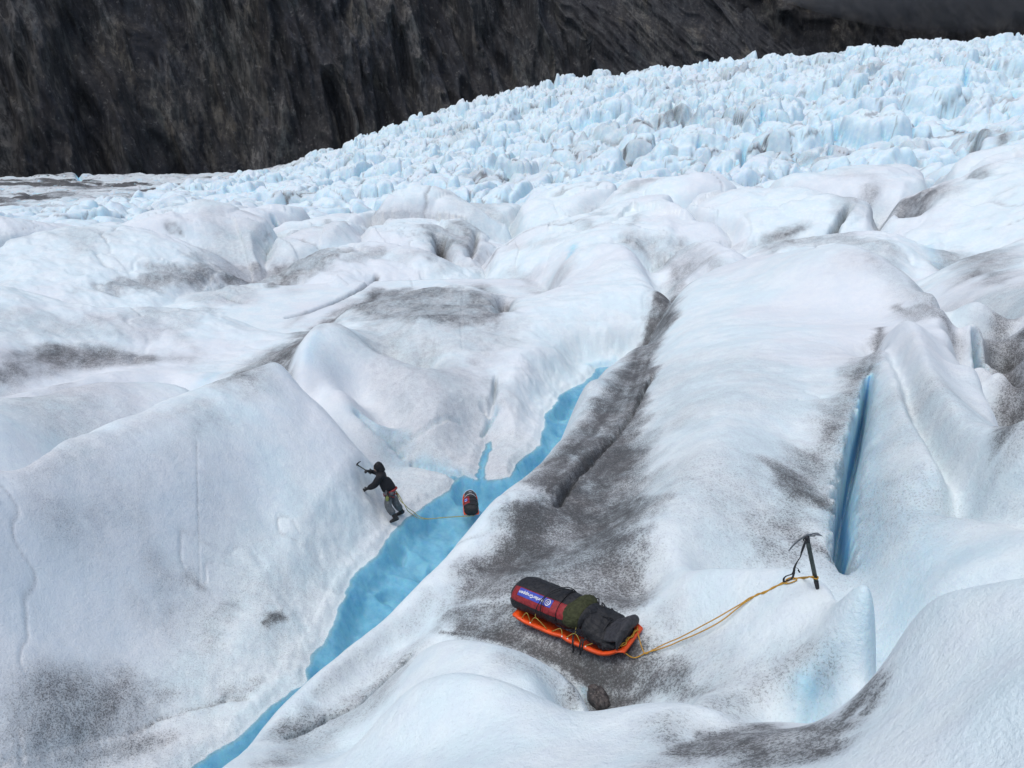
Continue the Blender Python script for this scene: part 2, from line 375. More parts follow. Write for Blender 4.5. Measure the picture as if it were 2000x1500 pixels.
# ---- world-space strokes placed on the surface
def inpoly(x, y, P):
    c = np.zeros(x.shape, bool); n = len(P); d = np.full(x.shape, 1e9)
    for i in range(n):
        x0, y0 = P[i]; x1, y1 = P[(i+1) % n]
        if y0 != y1:
            t = ((y0 > y) != (y1 > y)) & (x < (x1-x0)*(y-y0)/(y1-y0)+x0); c ^= t
        L = (x1-x0)**2+(y1-y0)**2+1e-12; u = np.clip(((x-x0)*(x1-x0)+(y-y0)*(y1-y0))/L, 0, 1)
        d = np.minimum(d, np.hypot(x-x0-u*(x1-x0), y-y0-u*(y1-y0)))
    return np.where(c, d, -d)
def zat(a, s):
    ia = np.clip(np.searchsorted(az, a)-1, 0, len(az)-2); fa = (a-az[ia])/(az[ia+1]-az[ia])
    t = (s-S0)/(S1-S0)*(NS-1); i = int(np.clip(math.floor(t), 0, NS-2)); f = t-i
    return (Z[ia, i]*(1-fa)+Z[ia+1, i]*fa)*(1-f)+(Z[ia, i+1]*(1-fa)+Z[ia+1, i+1]*fa)*f
def hit(px, py, smin=None):
    a, t = azt(px, py)
    ia = int(np.clip(np.searchsorted(az, a)-1, 0, len(az)-2)); fa = (a-az[ia])/(az[ia+1]-az[ia])
    col = Z[ia]*(1-fa)+Z[ia+1]*fa; r = np.exp(ss)
    ok = (col >= r*t) & (r > (smin or 1.5))
    i = int(np.argmax(ok)); 
    if not ok[i]: i = NS-1
    R0 = r[max(i-1, 0)]; d0 = R0*t-col[max(i-1, 0)]; d1 = r[i]*t-col[i]
    f = d0/(d0-d1) if d0 != d1 else 0
    R = R0+(r[i]-R0)*np.clip(f, 0, 1)
    return np.array([R*math.sin(a), R*math.cos(a), R*t])
def seg_d(px, py, pts):
    """distance to polyline and position along it, in plan"""
    best = np.full(px.shape, 1e9); w_ = np.zeros(px.shape)
    for k in range(len(pts)-1):
        ax, ay, wa = pts[k]; bx, by, wb = pts[k+1]
        L = (bx-ax)**2+(by-ay)**2+1e-9
        t = np.clip(((px-ax)*(bx-ax)+(py-ay)*(by-ay))/L, 0, 1)
        d = np.hypot(px-ax-t*(bx-ax), py-ay-t*(by-ay)); c = d < best
        best = np.where(c, d, best); w_ = np.where(c, wa+(wb-wa)*t, w_)
    return best, w_
SW = 1.0
def stroke(pix, nz=0.35, seed=0, soft=1.0):
    """pix: (px,py,width in px).  returns index box and falloff 0..1"""
    pts = []
    for q in pix:
        p = hit(q[0], q[1]); d = np.linalg.norm(p); pts.append((p[0], p[1], q[2]*d/FPX))
    P = np.array(pts); rr = np.hypot(P[:, 0], P[:, 1]); aa = np.arctan2(P[:, 0], P[:, 1]); P[:, 2] *= SW; pts = [tuple(q) for q in P]; wm = P[:, 2].max()*2.6
    i0 = np.searchsorted(az, aa.min()-wm/rr.min()); i1 = np.searchsorted(az, aa.max()+wm/rr.min())
    j0 = max(0, int((math.log(max(rr.min()-wm, .5))-S0)/(S1-S0)*(NS-1))); j1 = min(NS, int((math.log(rr.max()+wm)-S0)/(S1-S0)*(NS-1))+2)
    sl = (slice(i0, i1), slice(j0, j1))
    d, w_ = seg_d(X[sl], Y[sl], pts)
    wv = w_*(1+nz*2*fbm(X[sl]/(wm*.5), Y[sl]/(wm*.5), 200+seed, 4))
    return sl, np.exp(-(d/np.maximum(wv, 1e-3))**1.7*soft)
_k = [0]
def DP(pix, amt, soft=.35, nz=.5, dst=None):
    _k[0] += 1
    P = [hit(*q)[:2] for q in pix]; rr = [math.hypot(*p) for p in P]; aa = [math.atan2(*p) for p in P]; wm = soft*3
    i0 = np.searchsorted(az, min(aa)-wm/min(rr)); i1 = np.searchsorted(az, max(aa)+wm/min(rr))
    j0 = max(0, int((math.log(max(min(rr)-wm, .5))-S0)/(S1-S0)*(NS-1))); j1 = min(NS, int((math.log(max(rr)+wm)-S0)/(S1-S0)*(NS-1))+2)
    sl = (slice(i0, i1), slice(j0, j1)); x, y = X[sl], Y[sl]; sc2 = soft*3
    d = inpoly(x, y, P)+nz*soft*2.5*fbm(x/sc2, y/sc2, 500+_k[0], 5, .6)
    dirt[sl] = np.maximum(dirt[sl], amt*sstep(-soft, soft, d))
def D(pix, amt, nz=0.42):
    global SW
    SW = 1.6; _k[0] += 1; sl, f = stroke(pix, nz, _k[0]); SW = 1.0; dirt[sl] = np.maximum(dirt[sl], amt*f)
def Bl(pix, amt, nz=0.2):
    _k[0] += 1; sl, f = stroke(pix, nz, _k[0]); blue[sl] = np.maximum(blue[sl], amt*f)
def carve(pix, depth, dirtamt=0, blueamt=0, nz=0.15):
    _k[0] += 1; sl, f = stroke(pix, nz, _k[0]); Z[sl] -= depth*f
    if dirtamt: dirt[sl] = np.maximum(dirt[sl], dirtamt*f**0.6)
    if blueamt: blue[sl] = np.maximum(blue[sl], blueamt*f**0.6)
# ------------------------------------------------------------------ meltwater channel
def wpt(px, py, z=ZW):
    a, t = azt(px, py); R = z/t; return (R*math.sin(a), R*math.cos(a))
def npt(px, py, R):
    a, t = azt(px, py); return (R*math.sin(a), R*math.cos(a))
poly = [wpt(250,1600), wpt(300,1550)]+[wpt(*q) for q in FAR]+[wpt(928,925), wpt(935,895), wpt(948,868), wpt(958,862), wpt(964,872), wpt(958,895), wpt(948,932), wpt(952,938)]+[wpt(*q) for q in FAR2]+[npt(*q) for q in NEAR[::-1]]
jb = np.searchsorted(ss, math.log(46)); ja = np.searchsorted(ss, math.log(5))
i0, i1 = np.searchsorted(az, -0.80), np.searchsorted(az, 0.6)
cs_ = (slice(i0, i1), slice(ja, jb))
xr = X[cs_]; yr = Y[cs_]
rag = 0.13*fbm(xr/0.6, yr/0.6, 301, 3, .55)+0.03*fbm(xr/0.2, yr/0.2, 302, 2)+.10*fbm(xr/1.7, yr/1.7, 303, 2)
sd = inpoly(xr, yr, poly)+rag
zz = Z[cs_]
landw = sstep(0.0, 1.5, -sd); near_side = Y[cs_] < 0
farw = np.where(zz > ZW-0.2, 1.0, 0.0)
zz = np.where((sd < 0) & (zz > ZW), ZW+(zz-ZW)*landw+.10*sstep(0, -.22, sd)*(1-landw), zz)
zz = np.where(sd < 0, np.maximum(zz, ZW+0.15*sstep(0, -0.3, sd)), zz)          # bank stands proud of the water
bn = sstep(.05, .4, sd)
bed = ZW-0.36*sstep(0, 0.45, sd)-0.22*sstep(0.3, 1.3, sd)+bn*(0.38*fbm(xr/1.5+yr/4, yr/1.3, 305, 4)-.25*sstep(.15, .4, fbm(xr/.9, yr/.9, 306, 2)))
bed = np.minimum(bed, ZW-.035*sstep(0, .15, sd))
far_in = sd > 0
zz = np.where(far_in, np.minimum(zz, bed), zz)
zz = np.where(sd < 0, zz+(.045*np.abs(fbm(xr/.5, yr/.5, 311, 4, .6))+.02*fbm(xr/.16, yr/.16, 312, 2))*sstep(2.2, .1, -sd)*sstep(0, .12, -sd), zz)
Z[cs_] = zz
blue[cs_] = np.maximum(blue[cs_], .86*sstep(-0.02, 0.10, sd))
waterzone = np.zeros_like(Z); waterzone[cs_] = sd
# ------------------------------------------------------------------ crevasses, creases, hollows
carve([(1698,735,4),(1689,795,8),(1673,860,11),(1657,930,12),(1648,1000,11),(1647,1060,11),(1650,1100,10)], 1.1, 0, 0.95, .25)
carve([(560,1440,3),(640,1402,5),(700,1374,7),(760,1318,6),(800,1280,5)], .16, .5)
carve([(384,860,2),(386,980,2),(388,1060,2.5),(390,1150,2)], .015, .35, 0, .4)
carve([(0,1490,4),(90,1466,4),(170,1443,5),(260,1428,4),(310,1402,3),(440,1366,3)], .06, .6, 0, .4)
carve([(440,1366,4),(480,1360,6)], .10, .5)
carve([(985,580,14),(980,605,16)], .8, .75)
carve([(858,460,10),(862,485,12),(868,500,12)], 1.6, .9)
carve([(930,450,6),(925,480,6),(915,495,6)], .7, .6)
carve([(905,560,3),(900,640,2.5),(903,680,2)], .03, .4)
carve([(800,545,2),(845,640,2),(870,720,2)], .025, .33)
carve([(945,790,7),(955,800,9),(965,770,5),(968,735,3)], .35, .35)
carve([(560,620,3),(600,610,4),(650,590,5),(700,565,5),(735,540,5)], .45, .75)
carve([(430,575,4),(460,585,7),(480,590,6)], .4, .6)
carve([(1600,460,5),(1640,425,6),(1660,400,5)], 1.2, .7)
carve([(1535,385,9)], 1.2, .5)
carve([(1760,395,22),(1790,400,18)], 1.6, .9)
carve([(1905,265,5),(1907,290,6)], 2.0, .8)
carve([(1910,640,6),(1918,700,8)], 1.0, .3, .6)
carve([(1050,560,3),(1100,440,3)], .05, 0)
carve([(1135,1290,14),(1160,1345,14)], .05, 0)
for q in [((1732,142),(1738,158)),((1890,130),(1886,158)),((1945,120),(1943,136)),((1635,245),(1633,268)),((1727,255),(1738,263)),((1455,285),(1452,315)),((1795,232),(1788,240)),((1978,175),(1992,185)),((1490,205),(1492,235)),((1623,283),(1622,294)),((1405,325),(1412,335)),((150,335),(155,352)),((535,425),(540,440)),((1220,165),(1222,175)),((1368,265),(1364,285))]:
    carve([(q[0][0],q[0][1],3.4),(q[1][0],q[1][1],3.6)], 2.2, 0, 1.0, .1)
carve([(1275,730,4),(1238,800,6),(1185,865,7),(1120,930,7),(1088,985,6)], .22, .85, 0, .3)
carve([(1606,1320,14),(1590,1372,24)], .20, 0, .6, .1)  # shaded recess in the axe hump; its blue shade is painted in
carve([(805,906,4),(840,909,6),(868,918,7),(884,926,6)], .28, 0, .75, .15); carve([(700,806,7),(730,832,9),(762,856,9),(785,885,8)], .22, 0, .5, .2)  # first stroke: blue shadow line above the tongue, painted as tint
carve([(940,850,3),(955,825,4),(970,800,4)], .25, .1, .5, .3); carve([(1575,765,3),(1610,775,4),(1560,780,3)], .08, .2)
carve([(760,870,3),(830,838,4),(900,822,3)], .12, 0, .15, .3)
# ------------------------------------------------------------------ bare blue ice; also bluish shade painted with the same tint
Bl([(1698,735,6),(1689,795,10),(1673,860,14),(1657,930,16),(1648,1000,16),(1647,1060,16),(1652,1110,15)], 1.0, .15)
Bl([(700,810,16),(740,835,22),(790,850,18)], .42); Bl([(820,905,14),(870,915,16),(920,935,12)], .6)
Bl([(750,880,16),(790,905,14)], .35); Bl([(1150,712,10),(1200,706,10)], .45)
Bl([(1590,1360,40),(1570,1330,24)], .62); Bl([(1690,1100,40),(1690,950,30),(1700,820,20),(1700,720,12)], .42)  # first stroke: painted blue shade of the axe hump hollow
Bl([(1780,960,60),(1800,1100,70),(1700,1230,40)], .26); Bl([(1900,1230,60)], .15)  # bluish shade painted on the left-facing faces of the right block
Bl([(1620,1000,16),(1625,1100,16)], .3); Bl([(1690,1240,14),(1700,1320,12)], .25)
Bl([(400,745,18),(420,730,14)], .25); Bl([(1120,482,8),(1108,505,4)], .8); Bl([(1140,1345,8),(1150,1370,8)], .5)
Bl([(1810,480,12),(1830,520,12)], .35); Bl([(1640,440,12)],.3); Bl([(600,700,12),(620,650,10)], .2)
# ------------------------------------------------------------------ dirt (cryoconite and grit)
D([(1315,585,9),(1280,640,14),(1240,710,18),(1200,770,24),(1150,830,30),(1100,890,32),(1060,940,34)], .85)
D([(1250,700,10),(1235,760,14),(1225,800,12)], 1.0); D([(1060,910,16),(1120,880,22),(1190,850,22)], .95)
D([(1100,960,45),(1200,950,45),(1230,1010,40),(1120,1020,45)], .82); D([(1010,1060,16),(1050,1110,24),(1070,1140,20)], .9, .6)
D([(1130,990,26),(1170,975,22)], .95); D([(1200,1090,50),(1100,1110,40)], .62)
D([(1160,860,50),(1230,850,36),(1240,930,40)], .65); D([(980,1080,30),(940,1130,30),(900,1180,26)], .45)
D([(880,1200,20),(960,1190,24),(1010,1190,20)], .85); D([(900,1225,16),(980,1240,18),(1080,1285,20),(1150,1320,20),(1230,1330,22)], .95)
D([(1000,1240,30),(1100,1240,36),(1200,1300,30)], .8); D([(1250,1260,34),(1290,1310,26),(1330,1340,16)], .6)
D([(1120,1350,20),(1100,1320,18)], .6); D([(1190,1375,26),(1260,1352,18)], .9)
D([(1290,1200,26),(1330,1240,22)], .35); D([(1270,1110,26)], .35)
D([(1690,700,10),(1660,770,26),(1620,850,34),(1590,920,40)], .62); D([(1530,920,30),(1560,960,34),(1600,980,26)], .85)
D([(1530,1030,30),(1580,1060,30),(1620,1090,14)], .72); D([(1480,1000,40)], .4); D([(1570,1000,60)], .4)
D([(1620,1290,22),(1560,1280,26),(1500,1330,34),(1400,1380,34)], .5); D([(1615,1270,18)], .65)
D([(1700,1330,16),(1670,1380,20),(1630,1420,22)], .75); D([(1690,1390,12),(1720,1340,10)], .7)
D([(1630,1430,20),(1540,1425,22),(1480,1420,22),(1400,1440,24),(1500,1470,44),(1600,1470,30)], .82); D([(1300,1410,30),(1350,1480,50)], .45); D([(1180,1470,30)], .25)
D([(1800,600,30),(1850,650,22),(1790,560,16)], .45); D([(1740,530,24),(1820,590,20)], .35)
D([(1960,730,20),(1990,800,20),(1975,680,22)], .9); D([(1960,860,12),(1990,820,14)], .7); D([(1980,640,30)], .5)
D([(1330,830,30),(1320,740,20)], .3); D([(1390,780,14),(1370,860,14)], .22)
D([(560,1440,24),(620,1410,26),(680,1385,22),(740,1330,22),(790,1290,20)], .62); D([(620,1440,36)], .45); D([(760,1240,16),(690,1290,14),(620,1350,12)], .35); D([(800,1230,26),(840,1170,24)], .4)
D([(1000,1290,30),(1080,1330,20)], .35)
D([(250,1350,40),(200,1390,44),(120,1420,40),(50,1440,40)], .62); D([(330,1440,16),(240,1460,18),(120,1480,20)], .62)
D([(280,1180,30),(340,1240,26)], .32); D([(370,1130,20),(390,1145,10)], .55); D([(515,1215,12),(545,1205,8)], .8, .6); D([(460,1180,26),(420,1195,16)], .42)
D([(440,1355,16),(480,1350,12),(500,1330,12)], .45,.6); D([(320,1290,46)], .25); D([(230,1280,20)], .3)
D([(60,930,34),(180,880,34),(300,820,26),(400,790,16)], .30); D([(200,940,30),(260,1090,30)], .22); D([(120,1100,50)], .18); D([(400,920,14),(410,980,12)],.2)
D([(455,735,14),(520,700,20),(580,672,22),(640,630,22),(700,595,18),(745,565,12)], .78); D([(480,725,16),(540,695,16)], .8); D([(700,590,26),(780,580,30),(860,600,26)], .45)
D([(940,560,30),(970,590,18)], .5); D([(820,570,36),(920,640,30),(1000,660,24)], .26); D([(880,680,20),(980,700,16)], .22); D([(955,790,12),(940,775,8)], .45)
D([(40,720,26),(0,740,24),(90,700,22)], .6); D([(200,690,26),(300,700,24),(360,700,20)], .38); D([(120,750,20),(40,780,18)], .4); D([(330,640,14),(390,690,12)],.3)
D([(440,545,10),(500,550,14),(560,535,12),(530,560,12)], .7); D([(600,612,6),(560,640,10)], .35)
D([(680,510,14),(740,490,18),(700,500,16)], .5); D([(640,430,8),(680,438,10)], .5); D([(500,470,4),(530,455,4)], .4)
D([(840,460,16),(870,480,20),(910,480,24)], .62); D([(900,440,10),(910,460,12)], .55); D([(800,500,18),(900,510,20),(860,530,14)], .35)
D([(1020,560,24),(1100,540,24),(1000,530,20)], .35); D([(1000,480,20),(1080,470,20)], .25)
D([(1230,470,18),(1290,500,18),(1320,530,16),(1340,560,14)], .5); D([(1400,520,20),(1340,500,16)],.4); D([(1560,450,14),(1500,470,14),(1550,475,14)], .6)
D([(1270,350,14),(1240,365,14)], .5); D([(1230,440,6),(1245,420,8)], .35); D([(1140,430,14),(1160,445,10)],.35); D([(1480,370,14)], .3); D([(1540,390,8)], .5)
D([(1650,400,14),(1700,380,16),(1640,440,14)], .5); D([(1770,390,26),(1810,380,20)], .8); D([(1860,500,26),(1930,510,26),(1900,540,20)], .62); D([(1750,480,16)],.3)
D([(1900,340,12),(1920,345,8)],.6); D([(1560,320,12),(1600,310,14)], .5); D([(1320,215,16),(1300,222,12)], .6); D([(1900,270,8),(1960,280,8)], .6)
D([(1440,135,12),(1470,132,8)], .5); D([(1680,135,8),(1720,125,8)], .5); D([(1640,135,8)], .4)
D([(1940,620,20)], .3); D([(1360,220,8),(1310,210,8)],.4); D([(1250,620,14)], .2)
DP([(1310,575),(1325,592),(1290,680),(1268,760),(1262,850),(1255,930),(1258,1010),(1275,1090),(1290,1150),(1250,1200),(1180,1195),(1080,1180),(980,1170),(900,1190),(860,1235),(835,1210),(890,1120),(950,1040),(1040,960),(1100,890),(1160,815),(1215,740),(1262,650)], .86, .30)
DP([(1100,900),(1230,860),(1250,960),(1240,1040),(1130,1060),(1040,1010),(1060,950)], .72, .35)
DP([(860,1235),(910,1185),(1000,1172),(1150,1215),(1270,1240),(1340,1290),(1390,1350),(1300,1362),(1230,1364),(1190,1375),(1150,1370),(1105,1310),(1030,1268),(950,1245)], .80, .16)
DP([(1290,1200),(1330,1190),(1380,1250),(1450,1300),(1560,1240),(1640,1255),(1665,1310),(1600,1320),(1530,1330),(1490,1390),(1350,1375)], .36, .3)
DP([(1700,665),(1690,760),(1662,880),(1644,980),(1634,1090),(1560,1095),(1470,1090),(1450,1020),(1490,940),(1570,860),(1635,760)], .50, .35)
DP([(1380,1432),(1500,1416),(1640,1418),(1722,1305),(1740,1312),(1700,1400),(1650,1450),(1560,1490),(1380,1490),(1300,1470)], .70, .12)
DP([(560,1440),(640,1380),(740,1290),(828,1235),(840,1262),(770,1340),(700,1410),(640,1460),(560,1495),(500,1495)], .42, .2)
DP([(10,1495),(10,1360),(120,1330),(260,1290),(420,1330),(440,1360),(300,1420),(200,1480),(120,1495)], .55, .5)
DP([(420,750),(470,705),(560,662),(640,615),(720,572),(800,562),(900,566),(1000,580),(1000,640),(900,650),(760,642),(650,618),(600,638),(572,695),(500,742)], .60, .8)
DP([(440,745),(500,702),(580,665),(640,622),(600,640),(572,695),(500,742)], .75, .5)
DP([(5,680),(120,680),(250,680),(380,700),(300,712),(140,716),(60,730),(5,755)], .68, .8)
DP([(1925,630),(1990,600),(1995,880),(1975,830),(1950,740)], .75, .4)
DP([(1640,490),(1720,515),(1800,560),(1855,618),(1800,600),(1720,560),(1640,525)], .35, .8)
DP([(60,960),(200,880),(400,780),(470,820),(380,960),(330,1130),(200,1080),(80,1050)], .30, .8)
DP([(300,1100),(480,1130),(560,1200),(420,1300),(300,1260)], .36, .6)
DP([(1840,500),(1990,500),(1990,560),(1900,570)], .5, .6); DP([(820,440),(940,440),(950,500),(840,505)], .45, 1.0); DP([(1360,740),(1390,740),(1390,900),(1320,980),(1290,960)], .2, .3)
D([(1318,583,5),(1296,612,7),(1262,668,8),(1238,715,9),(1212,765,11),(1175,820,12),(1130,870,13)], 1.0, .5); D([(1268,700,5),(1248,770,8),(1220,815,8)], 1.0, .6)
D([(1230,830,5),(1190,870,7),(1140,905,9),(1090,935,10),(1068,960,8)], 1.0, .6); D([(1085,1000,8),(1065,1040,9),(1050,1090,8)], .95, .7); D([(1180,975,9),(1130,990,12)], .95, .6)
D([(880,1200,5),(960,1186,6),(1010,1182,6)], .95, .5); D([(860,1235,4),(940,1243,7),(1060,1275,9),(1130,1312,9)], 1.0, .4)
DP([(180,556),(300,530),(440,500),(560,500),(700,490),(640,530),(560,545),(430,560),(300,566)], .58, .9, .9)
DP([(5,440),(5,395),(200,372),(420,350),(500,350),(300,400),(150,420)], .0, 1); DP([(600,700),(640,640),(900,700),(980,780),(960,700),(1020,640),(900,600),(760,600)], .38, 1.0, .9)
DP([(1440,480),(1600,455),(1760,490),(1700,510),(1600,482),(1500,496)], .4, .8, .8); DP([(1230,460),(1300,490),(1330,545),(1400,520),(1340,470)], .42, .8, .8)
DP([(5,600),(250,620),(420,600),(400,650),(200,670),(5,660)], .32, .9, .9)
D([(1745,598,8),(1800,618,14),(1858,655,12)], .55, .6); D([(1720,640,6),(1708,690,10),(1695,730,10)], .6, .6)  # streak behind the fin: dirt that doubles as painted crease shading
D([(1290,640,6),(1265,700,8),(1235,760,10),(1200,812,10)], .9, .5)
DP([(560,1440),(650,1370),(760,1280),(740,1300),(700,1372),(640,1404)], .55, .12)
# streaky noise over all dirt, plus dust everywhere in traces and more in the hollows of the middle distance
st = 0.5+0.5*fbm(X/2.2+Y/5, Y/1.6-X/4, 400, 5, .6)
core = sstep(-.25, .45, fbm(X/.8, Y/1.5, 410, 5, .6))
dirt *= (0.82+0.25*st)*(.84+.30*core)
wide = sstep(0.05, 0.55, fbm(X/7+Y/20, Y/11, 401, 5, .55))
dirt = np.maximum(dirt, (0.06+0.27*wide)*(1-far))
dirt = np.maximum(dirt, mz*ncr*.45*sstep(-.1,.3,fbm(X/9, Y/9, 409, 3))+.35*mz*ndr)
dirt = np.maximum(dirt, nearw*ndr*.30)
dirt = np.maximum(dirt, midgap*0.38*sstep(-.1,.35,fbm(X/16, Y/16, 402, 3)))
dirt = np.maximum(dirt, serac_dirt*0.75)
dirt = np.maximum(dirt, lat*(0.25+1.0*sstep(-.15, .35, fbm(X/60, Y/14, 403, 5, .6))))
dirt = np.maximum(dirt, rim*.75*sstep(.0, .4, fbm(X/14, Y/8, 404, 4)))
Zs = Z
slope = np.zeros_like(Z); slope[:, 1:-1] = np.abs(Z[:, 2:]-Z[:, :-2])/np.maximum(RR[:, 2:]-RR[:, :-2], 1e-6)
blue = np.maximum(blue, far*(1-lat)*(0.08+0.26*sstep(0.25, 1.4, slope))*(1-0.55*rim))
blue[m] = np.maximum(blue[m], 0.75*(FX*sstep(.75, 1.0, g1)*(r1 < .5)))
dirt *= 1-0.95*sstep(0.45, .85, blue)
dirt = np.clip(dirt, 0, 1); blue = np.clip(blue, 0, 1)

# ------------------------------------------------------------------ mesh
def grid_mesh(name, X, Y, Z, attrs, mat, wrap=False):
    na, ns = X.shape; nv = na*ns
    co = np.stack([X, Y, Z], -1).reshape(-1, 3).astype(np.float32)
    idx = np.arange(nv).reshape(na, ns)
    q = np.stack([idx[:-1, :-1], idx[:-1, 1:], idx[1:, 1:], idx[1:, :-1]], -1).reshape(-1, 4)
    me = bpy.data.meshes.new(name); me.vertices.add(nv); me.vertices.foreach_set('co', co.ravel())
    me.loops.add(q.size); me.loops.foreach_set('vertex_index', q.ravel().astype(np.int32))
    me.polygons.add(len(q)); me.polygons.foreach_set('loop_start', np.arange(0, q.size, 4, dtype=np.int32))
    me.polygons.foreach_set('use_smooth', np.ones(len(q), bool))
    me.update(calc_edges=True)
    for k, v in attrs.items():
        at = me.attributes.new(k, 'FLOAT', 'POINT'); at.data.foreach_set('value', v.ravel().astype(np.float32))
    me.materials.append(mat)
    o = bpy.data.objects.new(name, me); link(o); return o
# the grid runs clockwise (azimuth), ranges outward -> faces point up with this winding
# ------------------------------------------------------------------ materials
def newmat(name):
    m_ = bpy.data.materials.new(name); m_.use_nodes = True
    t = m_.node_tree; b = t.nodes['Principled BSDF']; return m_, t, b
def N(t, typ, **kw):
    n = t.nodes.new(typ)
    for k, v in kw.items():
        if k in n.inputs.keys() if isinstance(k, str) else False: n.inputs[k].default_value = v
        else: setattr(n, k, v)
    return n
def val(n, k, v): n.inputs[k].default_value = v; return n
def mixc(t, fac, a, b, mode='MIX'):
    n = t.nodes.new('ShaderNodeMix'); n.data_type = 'RGBA'; n.blend_type = mode; n.clamp_factor = True
    for i, v in ((0, fac), (6, a), (7, b)):
        if isinstance(v, bpy.types.NodeSocket): t.links.new(v, n.inputs[i])
        elif i == 0: n.inputs[0].default_value = v
        else: n.inputs[i].default_value = (*v, 1)
    return n.outputs[2]
def mth(t, op, a, b=None, c=None, clamp=False):
    n = t.nodes.new('ShaderNodeMath'); n.operation = op; n.use_clamp = clamp
    for i, v in enumerate((a, b, c)):
        if v is None: continue
        if isinstance(v, bpy.types.NodeSocket): t.links.new(v, n.inputs[i])
        else: n.inputs[i].default_value = v
    return n.outputs[0]
def ramp(t, src, a, b, lo=0.0, hi=1.0):
    n = t.nodes.new('ShaderNodeMapRange'); n.interpolation_type = 'SMOOTHSTEP'
    for k, v in (('Value', src), ('From Min', a), ('From Max', b), ('To Min', lo), ('To Max', hi)):
        if isinstance(v, bpy.types.NodeSocket): t.links.new(v, n.inputs[k])
        else: n.inputs[k].default_value = v
    return n.outputs[0]
def tex(t, scale, detail=4, rough=0.55, vec=None, dist=0, typ='noise'):
    if typ == 'noise':
        n = t.nodes.new('ShaderNodeTexNoise'); n.inputs['Detail'].default_value = detail; n.inputs['Roughness'].default_value = rough; n.inputs['Distortion'].default_value = dist
        o = n.outputs['Fac']
    else:
        n = t.nodes.new('ShaderNodeTexVoronoi'); o = n.outputs['Distance']
    n.inputs['Scale'].default_value = scale
    if vec is not None: t.links.new(vec, n.inputs['Vector'])
    return o
def attr(t, name):
    n = t.nodes.new('ShaderNodeAttribute'); n.attribute_name = name; return n.outputs['Fac']
def objco(t, scale=(1, 1, 1), rot=(0, 0, 0), src='Object'):
    c = t.nodes.new('ShaderNodeTexCoord'); mp = t.nodes.new('ShaderNodeMapping')
    mp.inputs['Scale'].default_value = scale; mp.inputs['Rotation'].default_value = rot
    t.links.new(c.outputs[src], mp.inputs['Vector']); return mp.outputs[0]
def bump(t, h, strength, dist, normal=None):
    n = t.nodes.new('ShaderNodeBump'); n.inputs['Strength'].default_value = strength; n.inputs['Distance'].default_value = dist
    t.links.new(h, n.inputs['Height'])
    if normal is not None: t.links.new(normal, n.inputs['Normal'])
    return n.outputs[0]
